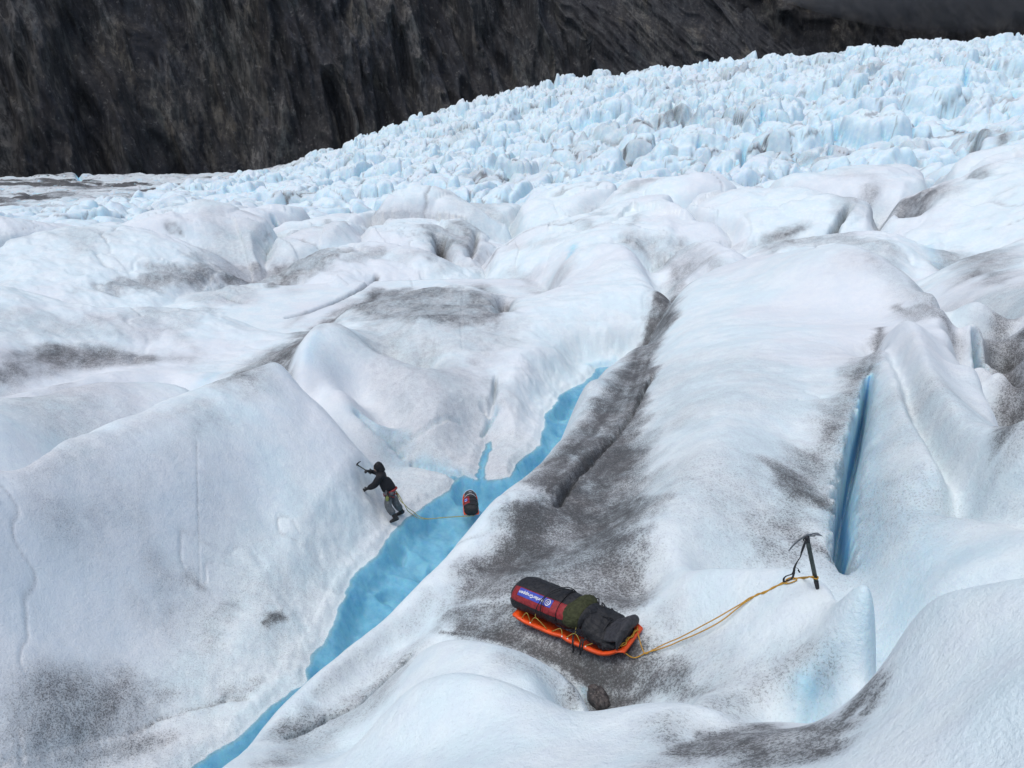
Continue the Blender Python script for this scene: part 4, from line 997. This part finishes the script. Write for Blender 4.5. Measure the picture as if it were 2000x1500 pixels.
tubes('strap', [[(.24, y, z) for _, y, z in drape(.24, -.21, .21, .245)], [(.40, y, z) for _, y, z in drape(.4, -.2, .2, .25)], [(.24, -.2, .14), (.33, -.1, .235), (.42, .05, .24), (.5, .16, .18)], [(.46, -.22, .12), (.36, -.08, .235), (.28, .08, .24), (.2, .2, .16)]], .009, M['black'], pk, flat=.35)
tubes('buckle', [[(.30, -.14, .20), (.315, -.12, .21)], [(.36, .06, .245), (.38, .08, .245)]], .014, M['darkmetal'], pk, smooth=1)
bm = bmesh.new()
for i in range(26):          # tangle of loose webbing between the bags
    rnd = random.Random(i); x, y = .13+rnd.random()*.13, -.10+rnd.random()*.30; z = .17+rnd.random()*.10
    tube(bm, [(x, y, z), (x+rnd.uniform(-.05, .06), y+rnd.uniform(-.06, .06), z+rnd.uniform(0, .035)), (x+rnd.uniform(-.09, .09), y+rnd.uniform(-.08, .08), z+rnd.uniform(-.03, .02))], .0065, 6, smooth=4)
mesh_obj('loose_webbing', bm, M['black'], pk)
# lashing of the sled
yr_ = -.232; zc = [(-.55, yr_, .092), (-.49, -.20, .20), (-.485, -.202, .20), (-.45, yr_, .09), (-.37, -.215, .185), (-.365, -.212, .185), (-.27, yr_, .092), (-.20, yr_, .095)]
def cordpath(P): return [P]
tubes('lashing_cord', [[(-.56, yr_, .095), (-.47, -.222, .205), (-.44, yr_, .095)], [(-.43, yr_, .095), (-.35, -.228, .195), (-.22, yr_, .095)], [(-.16, yr_, .095), (-.06, -.20, .15), (-.03, yr_, .092)], [(.02, yr_, .095), (.13, -.205, .175), (.20, yr_, .092)], [(.26, yr_, .1), (.34, -.18, .13)],
    [(-.35, -.228, .195), (-.352, -.222, .22), (-.352, -.215, .235)], [(.13, -.205, .175), (.12, -.1, .27), (.20, .06, .27), (.28, .2, .15)]], .0042, M['cord'], sled, sides=6, smooth=5)
tubes('elastic_cord', [[(-.36, -.21, .26), (-.30, -.13, .385), (-.22, .02, .425), (-.12, .16, .36), (-.05, .24, .10)], [(-.30, -.215, .24), (-.28, -.11, .39), (-.16, .05, .425), (-.12, .17, .33)], [(.12, -.2, .19), (.20, -.02, .285), (.42, .06, .28)], [(.13, -.21, .17), (.17, -.08, .27), (.13, .1, .26)]], .0055, M['black'], sled, sides=6)
for x in (-.44, -.03, .04, .11, .26):
    for y in (-.236, .236):
        bm = bmesh.new(); bmesh.ops.create_uvsphere(bm, u_segments=10, v_segments=6, radius=.0085, matrix=Matrix.Translation((x, y, .091)))
        mesh_obj('rivet', bm, M['white'], sled)
tubes('front_lashing', [[(.60, -.15, .163), (.625, -.10, .185), (.632, -.06, .166), (.645, -.02, .186), (.642, .03, .168), (.655, .08, .188), (.65, .12, .166), (.63, .16, .165)], [(.615, -.13, .17), (.65, -.09, .176), (.62, -.03, .182), (.66, .02, .178), (.64, .09, .182), (.665, .13, .165)]], .0065, M['rope'], sled, sides=6)
tubes('hanging_strap', [[(.10, -.2, .15), (.12, -.262, .09), (.125, -.27, .03), (.115, -.285, -.02)], [(.20, -.2, .14), (.205, -.262, .09), (.21, -.268, .03), (.20, -.28, -.01)], [(.22, -.2, .14), (.235, -.262, .09), (.23, -.27, .05)]], .009, M['black'], sled, flat=.4)
# ------------------------------------------------------------------ planted ice axe
tipP = H(1597, 1150); tipP = tipP-Vector((0, 0, 0)); fw = V3((0, math.cos(PITCH), -math.sin(PITCH)))
Dt = tipP.dot(fw); topP = at(1576, 1050, Dt-.52*math.sin(PITCH)*.8)
for _ in range(20):
    Lx = (topP-tipP).length
    topP = topP
axL = (topP-tipP).length; axd = (topP-tipP).normalized()
headdir = (at(1541, 1061, topP.dot(fw)-.02)-topP); headdir = headdir.normalized()
axe = empty('ice_axe', Matrix.Translation(tipP), 'grey ice axe planted upright in the snow hump, holding the yellow tow rope', 'ice axe', 'ice axes')
def wl_(parent, o): o.matrix_parent_inverse = parent.matrix_world.inverted(); return o
side_ = axd.cross(headdir).normalized()
def L(*q): return [V3(p)-tipP for p in q]
P0 = Vector((0, 0, 0)); 
def along(t): return axd*axL*t
tube_obj('shaft', [[along(.14), along(.5), along(.97)]], .0135, M['shaft'], axe, flat=1.45, smooth=1, sides=12, up=headdir)
tube_obj('shaft_rib', [[along(.45)+side_*-.0, along(.95)]], .004, M['metal'], axe, smooth=1, up=headdir).location = (0, 0, 0)
bm = bmesh.new(); tube(bm, [along(-.07), along(.03), along(.15)], lambda t: .004+.0125*min(1, t*1.6), 10, 1.3, 1, headdir); mesh_obj('spike', bm, M['darkmetal'], axe)
hp = [along(1.0)+headdir*a+axd*b for a, b in ((-.075, -.004), (-.03, .012), (.0, .018), (.05, .010), (.10, -.012), (.15, -.045), (.178, -.072))]
bm = bmesh.new(); tube(bm, hp, lambda t: .0065+.007*math.sin(math.pi*min(1, .25+t*.8)), 8, .45, 5, side_); mesh_obj('pick', bm, M['metal'], axe)
bm = bmesh.new(); Ra = []
for i in range(9):
    s = i/8; c = along(1.0)+headdir*(-.04-.08*s)+axd*(.010-.022*s*s); w_ = .012+.022*s
    Ra.append([c+side_*w_*k+axd*(.004 if q else -.001) for q, k in ((1, -1), (1, 0), (1, 1), (0, 1), (0, 0), (0, -1))])
loft(bm, Ra); fixn(bm); mesh_obj('adze', bm, M['metal'], axe)
tube_obj('head_collar', [[along(.93), along(1.03)]], .019, M['darkmetal'], axe, smooth=1, flat=1.2, up=headdir)
tube_obj('carabiner_ring', [[along(.955)+headdir*.026*math.cos(a)+axd*.020*math.sin(a)-side_*.016 for a in [k*math.pi/8 for k in range(17)]]], .005, M['darkmetal'], axe, smooth=1, sides=6)
Dl = topP.dot(fw)-.03
def lp(px, py, d=0): return at(px, py, Dl+d)-tipP
bm = bmesh.new()
tube(bm, [lp(1574, 1056), lp(1570, 1066), lp(1566, 1078), lp(1563, 1088, .05), lp(1556, 1099, .10), lp(1552, 1108, .16), lp(1551, 1113, .19)], lambda t: .0095+.003*math.sin(t*9), 8, .3, 5, side_)
tube(bm, [lp(1551, 1113, .19), lp(1547, 1121, .22), lp(1536, 1125, .25), lp(1531, 1130, .27), lp(1531, 1137, .28)], .010, 8, .3, 5, side_)
tube(bm, [lp(1551, 1113, .19), lp(1550, 1122, .22), lp(1546, 1131, .25), lp(1538, 1134, .27), lp(1531, 1137, .28)], .012, 8, .3, 5, side_)
mesh_obj('wrist_leash', bm, M['black'], axe)
tube_obj('leash_toggle', [[lp(1555, 1109, .17), lp(1559, 1111, .17), lp(1561, 1116, .18)]], .0028, M['black'], axe, sides=6)
tube_obj('toggle_bead', [[lp(1559, 1113, .18), lp(1562, 1118, .18)]], .0075, M['black'], axe, smooth=1)
# ------------------------------------------------------------------ tow rope
def on_ice(path, up=.008):
    return [H(x, y, up) for x, y in path]
def shaft_at(py):
    t = (1150-py)/100.0; return tipP+along(t)
rw = shaft_at(1128)
def strand(path, sag):
    pts = []
    for i, (x, y, lift) in enumerate(path):
        p = H(x, y, .007)
        if lift: d = p.normalized(); p = p-d*lift
        pts.append(p)
    return pts
f1 = MS @ Vector((.665, .10, .165)); f2 = MS @ Vector((.655, -.16, .150))
A1 = [f1]+strand([(1258,1276,.02),(1272,1272,.02),(1300,1258,.05),(1324,1248,.08),(1348,1236,.10),(1374,1222,.10),(1400,1208,.09),(1424,1194,.06),(1448,1180,.03),(1464,1169,.01),(1478,1164,0),(1490,1158,0),(1510,1150,0),(1530,1138,0),(1550,1132,0),(1566,1129,.01)], 0)+[rw+Vector((-.03, 0, .01)), rw-side_*.022+headdir*-.01, rw-headdir*.024, rw+side_*.022, rw+Vector((-.05, .02, -.0))]
A2 = [f2]+strand([(1238,1286,.02),(1262,1276,.02),(1284,1270,.03),(1310,1261,.05),(1330,1252,.07),(1352,1243,.08),(1380,1230,.08),(1410,1213,.07),(1434,1194,.05),(1452,1180,.03),(1466,1171,.01),(1480,1161,0),(1492,1160,0),(1510,1148,0),(1530,1141,0),(1550,1131,0),(1570,1131,.01)], 0)+[rw+Vector((-.05, .01, .0))]
bm = bmesh.new(); tube(bm, A1, .0056, 8, 1, 5); tube(bm, A2, .0056, 8, 1, 5)
tube(bm, strand([(1528,1139,0),(1536,1141,.01),(1548,1138,.01),(1556,1133,.01),(1546,1129,.01),(1534,1134,.01)], 0), .0056, 8, 1, 5)
tr_ = mesh_obj('tow_rope', bm, M['rope']); tag(tr_, 'doubled golden yellow tow rope running from the near sled up to the planted ice axe', 'rope', 'ropes')
# ------------------------------------------------------------------ boulder in the melt hollow
m_, t, b = newmat('wet_rock'); co = objco(t); n = tex(t, 16, 7, .7, co); n2 = tex(t, 60, 3, .7, co)
c = mixc(t, ramp(t, n, .35, .65), (.022, .020, .021), (.075, .062, .058)); c = mixc(t, ramp(t, n2, .56, .7, 0, .6), c, (.20, .17, .15)); t.links.new(c, b.inputs['Base Color']); b.inputs['Roughness'].default_value = .5; t.links.new(bump(t, n, .8, .02), b.inputs['Normal'])
M['rock'] = m_
bm = bmesh.new(); bmesh.ops.create_icosphere(bm, subdivisions=5, radius=1)
for v in bm.verts:
    p = v.co; f = 1+.34*wob(p.x*1.3+p.z, p.y*1.3, 91)+.09*wob(p.x*3+5, p.y*3+p.z*2, 92)+.04*wob(p.x*9, p.z*9+p.y*5, 93)
    v.co = Vector((p.x*.088*f, p.y*.13*f, p.z*.11*f))
bo = mesh_obj('boulder', bm, M['rock']); bo.location = H(1167, 1366, .015); bo.rotation_euler = (.2, .1, .5)
tag(bo, 'small dark wet boulder in the melt hollow below the near sled', 'boulder')
# ------------------------------------------------------------------ far sled in the stream
c2 = at(919, 984, (ZW+.06)/ray(919, 984)[2]); a2 = at(917, 957, (ZW+.25)/ray(917, 957)[2]); b2_ = at(921, 1008, (ZW+.08)/ray(921, 1008)[2])
dir2 = (a2-b2_); dir2.z = 0
MS2 = frame((c2.x, c2.y, ZW-.035), dir2, (0.02, -.06, 1)) @ Matrix.Scale(.84, 4)
sled2 = build_sled(MS2, 'orange sled with black load floating in the blue meltwater behind the climber', L=1.14, W=.20)
d2, _ = build_duffel(MS2, 'black bag with a red band and small blue patch, riding on the far sled', -.68, .12, .0, .205, .222, .165, 23, red=(22, 80), patch=False, spanx=(.34, .90))
pk2 = empty('backpack', MS2, 'black rounded backpack on the front half of the far sled', 'backpack')
bm = bmesh.new(); rings = []
for i in range(31):
    s = i/30; x = .10+.50*s; e = (math.sin(math.pi*(.06+.88*s)))**.35
    rings.append([(x, .19*e*math.cos(a)*(1+.08*wob(s*5, a*2, 95)), .20+.15*e*math.sin(a)*(1+.1*wob(s*5, a*2, 96))) for a in [2*math.pi*k/36 for k in range(36)]])
loft(bm, rings); fixn(bm); mesh_obj('pack_body', bm, M['charcoal'], pk2)
tubes('strap', [[(x, y, z) for _, y, z in drape(x, -.2, .2, .345)] for x in (.22, .36, .5)], .010, M['white'], pk2, flat=.35)
bm = bmesh.new()
for (y0_, y1_) in ((150, 128), (120, 104)):
    pass
pt2 = _
def patch_strip(sa, sb, a0, a1, mat, nm, par, out=.008):
    bm = bmesh.new(); g = [[pt2(sa+(sb-sa)*i/12, R_(a0+(a1-a0)*j/8), out) for j in range(9)] for i in range(13)]
    g2 = [[pt2(sa+(sb-sa)*i/12, R_(a0+(a1-a0)*j/8), out-.01) for j in range(9)] for i in range(13)]
    loft(bm, [g[i]+g2[i][::-1] for i in range(13)]); fixn(bm); return mesh_obj(nm, bm, mat, par)
patch_strip(.50, .74, 34, 62, M['blue'], 'logo_patch', d2)
patch_strip(.52, .55, 38, 58, M['white'], 'printed_stripe', d2, .011); patch_strip(.68, .71, 38, 58, M['white'], 'printed_stripe', d2, .011)
tubes('lashing_cord', [[(x, -.235, .10), (x+.06, -.205, .20), (x+.12, -.235, .10)] for x in (-.5, -.36, -.2, 0, .16, .3)]+[[(x, .235, .10), (x+.06, .205, .20), (x+.12, .235, .10)] for x in (-.5, -.3, -.1, .1, .3)], .006, M['orange'], sled2, sides=6)
# ------------------------------------------------------------------ climber
DP = 20.22
J = dict(pelvis=(763.3,961,20.27), waist=(758,951,20.25), chest=(748.5,934,20.20), neckb=(743.6,923.5,20.18), neck=(741.5,919.5,20.17), head=(737.6,912.5,20.15),
    shL=(742.4,930.5,20.00), elL=(731.6,948,20.03), wrL=(717.5,954.2,20.12), shR=(742,925.5,20.36), elR=(731,921.8,20.46), wrR=(721,920.4,20.36),
    hipL=(760.4,965,20.16), knL=(756.8,988.5,20.08), anL=(772.6,1009.5,20.13), hipR=(766.6,964,20.38), knR=(773,983.5,20.30), anR=(784.5,997.5,20.52))
J = {k: at(*v) for k, v in J.items()}
def put_foot(k, px, py):           # bring the sole to the ice
    pass
person = empty('person', Matrix.Translation(J['pelvis']), 'climber in black hooded jacket and grey trousers, leaning on the ice slope above the stream', 'person')
O = J['pelvis']
def skin_mesh(name, chains, mat, parent, sub=2, root=0):
    """chains: list of [(point, radius or (rx, ry)) ...]; points shared by position"""
    verts, rad, edges = [], [], []
    def vid(p, r):
        for i, q in enumerate(verts):
            if (q-p).length < 1e-4: return i
        verts.append(p.copy()); rad.append(r if isinstance(r, tuple) else (r, r)); return len(verts)-1
    for ch in chains:
        ids = [vid(p, r) for p, r in ch]
        edges += [(a, b) for a, b in zip(ids, ids[1:]) if a != b]
    me = bpy.data.meshes.new(name); me.from_pydata([v-O for v in verts], edges, []); ob = bpy.data.objects.new(name, me); sc.collection.objects.link(ob)
    md = ob.modifiers.new('s', 'SKIN'); md.use_smooth_shade = True; md.branch_smoothing = .6
    sv = me.skin_vertices[0].data
    for i, r in enumerate(rad): sv[i].radius = r; sv[i].use_root = (i == root)
    m2 = ob.modifiers.new('u', 'SUBSURF'); m2.levels = sub; m2.render_levels = sub
    bpy.context.view_layer.update(); dg = bpy.context.evaluated_depsgraph_get()
    nm = bpy.data.meshes.new_from_object(ob.evaluated_get(dg)); bpy.data.objects.remove(ob); bpy.data.meshes.remove(me)
    nm.name = name; nm.materials.clear(); nm.materials.append(mat)
    for p in nm.polygons: p.use_smooth = True
    o = bpy.data.objects.new(name, nm); return link(o, parent)
def lerp(a, b, t): return a+(b-a)*t
camR = Vector((1, 0, 0)); camU = V3((0, math.sin(PITCH), math.cos(PITCH))); camF = fw
def hand(wr, el, curl, spread, gl=0.0, fist=False, up=None):
    """five fingers rooted in a palm; returns chains"""
    d = (wr-el).normalized(); n = (up or camF).normalized(); n = (n-d*n.dot(d)).normalized(); s = d.cross(n)
    palm = wr+d*.055
    ch = [[(wr, .026+gl), (palm, (.036+gl, .020+gl)), (wr+d*.085, (.036+gl, .016+gl))]]
    base = wr+d*.085
    for k, (o_, ln) in enumerate(((-.030, .068), (-.010, .080), (.010, .076), (.030, .060))):
        b0 = base+s*o_*.9; c_ = curl
        p1 = b0+(d*math.cos(c_)+n*math.sin(c_))*ln*.45; p2 = p1+(d*math.cos(2*c_)+n*math.sin(2*c_))*ln*.32; p3 = p2+(d*math.cos(2.8*c_)+n*math.sin(2.8*c_))*ln*.24
        ch.append([(base, (.036+gl, .016+gl)), (b0+d*.004, .010+gl*.7), (p1, .0095+gl*.7), (p2, .0088+gl*.7), (p3, .0078+gl*.7)])
    th0 = wr+d*.03-s*.028; ch.append([(palm, (.036+gl, .020+gl)), (th0, .013+gl*.7), (th0-s*.022+d*.028+n*.012, .011+gl*.7), (th0-s*.026+d*.052+n*.028, .0095+gl*.7)])
    return ch
# face turned to the ice, i.e. to the left of the picture
hd = J['head']; hup = (J['head']-J['neckb']).normalized(); hfw = (-camR*.93+camF*.22-camU*.30).normalized(); hfw = (hfw-hup*hfw.dot(hup)).normalized(); hsd = hup.cross(hfw)
def body_chains(g=0.0, parts='all'):
    c = []
    spine = [(J['pelvis'], (.135+g, .115+g)), (J['waist'], (.115+g, .105+g)), (J['chest'], (.150+g, .120+g)), (J['neckb'], (.085+g, .075+g))]
    armL = [(J['neckb'], (.085+g, .075+g)), (J['shL'], .062+g), (lerp(J['shL'], J['elL'], .5), .050+g), (J['elL'], .042+g), (lerp(J['elL'], J['wrL'], .5), .038+g), (J['wrL'], .028+g)]
    armR = [(J['neckb'], (.085+g, .075+g)), (J['shR'], .062+g), (lerp(J['shR'], J['elR'], .5), .050+g), (J['elR'], .042+g), (lerp(J['elR'], J['wrR'], .5), .038+g), (J['wrR'], .028+g)]
    return spine, armL, armR
spine, armL, armR = body_chains()
neck = [(J['neckb'], (.085, .075)), (J['neck'], .055), (hd-hup*.06, (.062, .070)), (hd+hup*.02, (.082, .095)), (hd+hup*.09, (.060, .070))]
legL = [(J['pelvis'], (.135, .115)), (J['hipL'], .088), (lerp(J['hipL'], J['knL'], .5), .076), (J['knL'], .058), (lerp(J['knL'], J['anL'], .4), .055), (J['anL'], .038)]
legR = [(J['pelvis'], (.135, .115)), (J['hipR'], .088), (lerp(J['hipR'], J['knR'], .5), .076), (J['knR'], .058), (lerp(J['knR'], J['anR'], .4), .055), (J['anR'], .038)]
hl = hand(J['wrL'], J['elL'], .28, .3, up=(camF-camU*.2)); axdirC = (at(699.6, 910, 20.40)-at(722, 925, 20.30)).normalized()
hr = hand(J['wrR'], J['elR'], .95, .3, up=(-camU-camR*.2))
nose = [(hd+hup*.0, (.06, .07)), (hd+hfw*.085-hup*.005, .022), (hd+hfw*.112-hup*.018, .013)]
body = skin_mesh('person_body', [spine, armL, armR, neck, legL, legR]+hl+hr, M['skin'], person)
body.name = 'body'
# face
bm = bmesh.new()
for (o_, r_, s_) in ((hfw*.098-hup*.012, (.016, .013, .022), 0), (hfw*.085+hup*.028, (.030, .03, .012), 0), (hfw*.082-hup*.062, (.022, .03, .018), 0), (hfw*.078-hup*.030+hsd*.035, (.022, .022, .020), 0), (hfw*.078-hup*.030-hsd*.035, (.022, .022, .020), 0)):
    mt = frame(hd+o_-O, hfw, hup) @ Matrix.Diagonal((r_[0], r_[1], r_[2], 1)); bmesh.ops.create_uvsphere(bm, u_segments=14, v_segments=10, radius=1, matrix=mt)
mesh_obj('face', bm, M['skin'], person)
bm = bmesh.new()
for sg in (-1, 1):
    bm = bmesh.new(); bmesh.ops.create_uvsphere(bm, u_segments=10, v_segments=8, radius=.011, matrix=Matrix.Translation(hd+hfw*.093+hup*.008+hsd*.030*sg-O)); mesh_obj('eye', bm, M['darkmetal'], person)
bm = bmesh.new(); tube(bm, [hd+hfw*.098-hup*.040+hsd*.022-O, hd+hfw*.104-hup*.041-O, hd+hfw*.098-hup*.040-hsd*.022-O], .005, 8, 1, 3); mesh_obj('mouth', bm, M['redweb'], person)
# clothing
g = .022
jac = skin_mesh('jacket', [[(lerp(J['pelvis'], J['waist'], -.05), (.205, .180)), (J['waist'], (.205, .180)), (J['chest'], (.225, .190)), (J['neckb'], (.145, .130))],
    [(J['neckb'], (.145, .130)), (J['shL'], .118), (lerp(J['shL'], J['elL'], .5), .105), (J['elL'], .094), (lerp(J['elL'], J['wrL'], .5), .084), (lerp(J['elL'], J['wrL'], .93), .062)],
    [(J['neckb'], (.145, .130)), (J['shR'], .118), (lerp(J['shR'], J['elR'], .5), .072), (J['elR'], .062), (lerp(J['elR'], J['wrR'], .5), .056), (lerp(J['elR'], J['wrR'], .93), .046)],
    [(J['neckb'], (.145, .130)), (J['neck']-hfw*.01, (.098, .095))]], M['jacket'], person)
hood = skin_mesh('hood', [[(J['neckb']-hfw*.03, (.12, .11)), (J['neck']-hfw*.045, (.115, .11)), (hd-hfw*.038-hup*.02, (.128, .122)), (hd-hfw*.020+hup*.055, (.126, .120)), (hd+hfw*.005+hup*.125, (.080, .08))]], M['jacket'], person)
tl = skin_mesh('trousers', [[(lerp(J['pelvis'], J['waist'], .3), (.142, .128)), (J['pelvis'], (.150, .130))], [(J['pelvis'], (.150, .130)), (J['hipL'], .120), (lerp(J['hipL'], J['knL'], .5), .112), (J['knL'], .098), (lerp(J['knL'], J['anL'], .45), .098), (lerp(J['knL'], J['anL'], .80), .100)],
    [(J['pelvis'], (.150, .130)), (J['hipR'], .120), (lerp(J['hipR'], J['knR'], .5), .112), (J['knR'], .098), (lerp(J['knR'], J['anR'], .45), .100), (lerp(J['knR'], J['anR'], .80), .104)]], M['trouser'], person)
def boot(an, kn, toe_px, toe_D):
    toe = at(*toe_px, toe_D); d = (toe-an); up_ = (kn-an).normalized()
    sole = an-up_*.085; f = (toe-sole).normalized()
    ch = [[(lerp(an, kn, .36), .080), (an, .072), (sole+f*.02, (.068, .058)), (sole+f*.13+up_*.006, (.064, .052)), (sole+f*.22-up_*.006, (.054, .040))], [(sole+f*.02, (.068, .058)), (sole-f*.065+up_*.008, (.056, .050))]]
    return skin_mesh('boot', ch, M['boot'], person)
boot(J['anL'], J['knL'], (763.5, 1018.5), 20.14); boot(J['anR'], J['knR'], (777.5, 1004.5), 20.56)
gl = skin_mesh('glove', hand(J['wrL'], J['elL'], .28, .3, .018, up=(camF-camU*.2))+[[(J['wrL'], .050), (lerp(J['wrL'], J['elL'], .22), .064)]], M['boot'], person)
gr = skin_mesh('glove', hand(J['wrR'], J['elR'], .95, .3, .018, up=(-camU-camR*.2))+[[(J['wrR'], .050), (lerp(J['wrR'], J['elR'], .22), .064)]], M['boot'], person)
# harness: belt, leg loops, hanging gear
def ring_about(c, ax, r1, r2, n=24, ref=camF):
    u = (ref-ax*ref.dot(ax)).normalized(); v = ax.cross(u)
    return [c+u*r1*math.cos(2*math.pi*k/n)+v*r2*math.sin(2*math.pi*k/n)-O for k in range(n+1)]
spd = (J['waist']-J['pelvis']).normalized()
hz = empty('harness', None); hz.parent = person
tube_obj('waist_belt', [ring_about(lerp(J['pelvis'], J['waist'], .22), spd, .200, .192)], .026, M['redweb'], hz, flat=.35, smooth=1, up=tuple(spd.cross(camF)))
thL = (J['knL']-J['hipL']).normalized(); thR = (J['knR']-J['hipR']).normalized()
for nm_, hp_, th_, kn_ in (('leg_loop', 'hipL', thL, 'knL'), ('leg_loop', 'hipR', thR, 'knR')):
    tube_obj(nm_, [ring_about(lerp(J[hp_], J[kn_], .22), th_, .130, .130)], .018, M['redweb'], hz, flat=.35, smooth=1)
rnd = random.Random(4)
hang0 = at(759.5, 963, 20.02)-O
for i in range(16):
    bm = bmesh.new(); a = hang0+camR*rnd.uniform(-.10, .10)+camU*rnd.uniform(-.02, .06); l_ = rnd.uniform(.06, .20)
    tube(bm, [a, a-camU*l_*.5+camR*rnd.uniform(-.03, .03)-camF*.02, a-camU*l_+camR*rnd.uniform(-.02, .02)], .007, 6, 1, 3); mesh_obj('quickdraw', bm, M['darkmetal'], hz)
bm = bmesh.new()
for i in range(9):
    a = at(757.5+rnd.uniform(-2.2, 2.2), 967, 20.02)-O; tube(bm, [a, a-camU*.07+camR*rnd.uniform(-.03, .03)-camF*.02, a-camU*.15+camR*rnd.uniform(-.03, .03), a-camU*.05+camR*rnd.uniform(-.04, .04)-camF*.01], .008, 6, 1, 4)
mesh_obj('cord_bundle', bm, M['green'], hz)
for i in range(8):
    bm = bmesh.new(); c_ = hang0+camR*rnd.uniform(-.12, .10)+camU*rnd.uniform(-.05, .05); r_ = .028
    tube(bm, [c_+camR*r_*.6*math.cos(k*.7854)+camU*r_*math.sin(k*.7854)-camF*.03 for k in range(9)], .006, 6, 1, 1); mesh_obj('carabiner', bm, M['metal'], hz)
# axe in the upper hand
ha, hb = at(699.8, 910.3, 20.42), at(722.6, 925.4, 20.30)
sh_ = (J['wrR']+(J['wrR']-J['elR']).normalized()*.075)-lerp(ha, hb, .80)
ha, hb = ha+sh_, hb+sh_
axd2 = (ha-hb).normalized(); hx = (-axd2.cross(camF)).normalized()
ax2 = empty('ice_axe', Matrix.Translation(hb), 'short ice axe held up in the hand of the climber', 'ice axe', 'ice axes')
la = (ha-hb).length
tube_obj('shaft', [[Vector((0, 0, 0)), axd2*la]], .016, M['shaft'], ax2, smooth=1, up=tuple(hx))
tube_obj('spike', [[axd2*-.07, axd2*.02]], lambda t: .004+.010*t, M['darkmetal'], ax2, smooth=1)
hh = axd2*la
bm = bmesh.new(); tube(bm, [hh-hx*.085-axd2*.004, hh-hx*.04+axd2*.008, hh+axd2*.014, hh+hx*.06, hh+hx*.12-axd2*.035], lambda t: .011+.008*math.sin(math.pi*t), 8, .7, 5, tuple(camF)); mesh_obj('axe_head', bm, M['darkmetal'], ax2)
# rope from harness to far sled
bm = bmesh.new()
hs = at(771.5, 957, 20.34)
for k, off in ((0, 0), (1, 2.6)):
    P = [hs, at(776.5+off, 967, 20.30), at(782+off*1.2, 978, 20.24), at(788, 983.5, 20.22)]
    tube(bm, P, .011, 6, 1, 5)
W_ = lambda px, py, up=.012: at(px, py, (ZW+up)/ray(px, py)[2])
tube(bm, [at(788, 983.5, 20.22), at(798, 993, 20.3), H(808, 1003, .05), W_(820, 1009.5, .05), W_(838, 1013, .02), W_(862, 1011, .012), W_(888, 1009, .012), (MS2 @ Vector((-.66, .1, .05)))], .010, 6, 1, 6)
tube(bm, [at(790, 985, 20.22), at(796, 997, 20.25), H(803, 1006, .05), W_(816, 1011.5, .04), W_(834, 1013.8, .015), W_(856, 1012, .012), W_(880, 1010, .012), (MS2 @ Vector((-.66, -.1, .05)))], .010, 6, 1, 6)
M['rope2'] = plain('dull_yellow_rope', (.30, .29, .12), .8, sc_=160, var=.3)
r2 = mesh_obj('climbing_rope', bm, M['rope2']); tag(r2, 'thin olive yellow rope trailing from the harness of the climber into the blue water', 'rope', 'ropes')
tube_obj('rope_sling', [[hs-O, at(773.5, 968, 20.3)-O, at(774, 976, 20.28)-O, at(772, 966, 20.3)-O]], .009, M['white'], hz, sides=6)
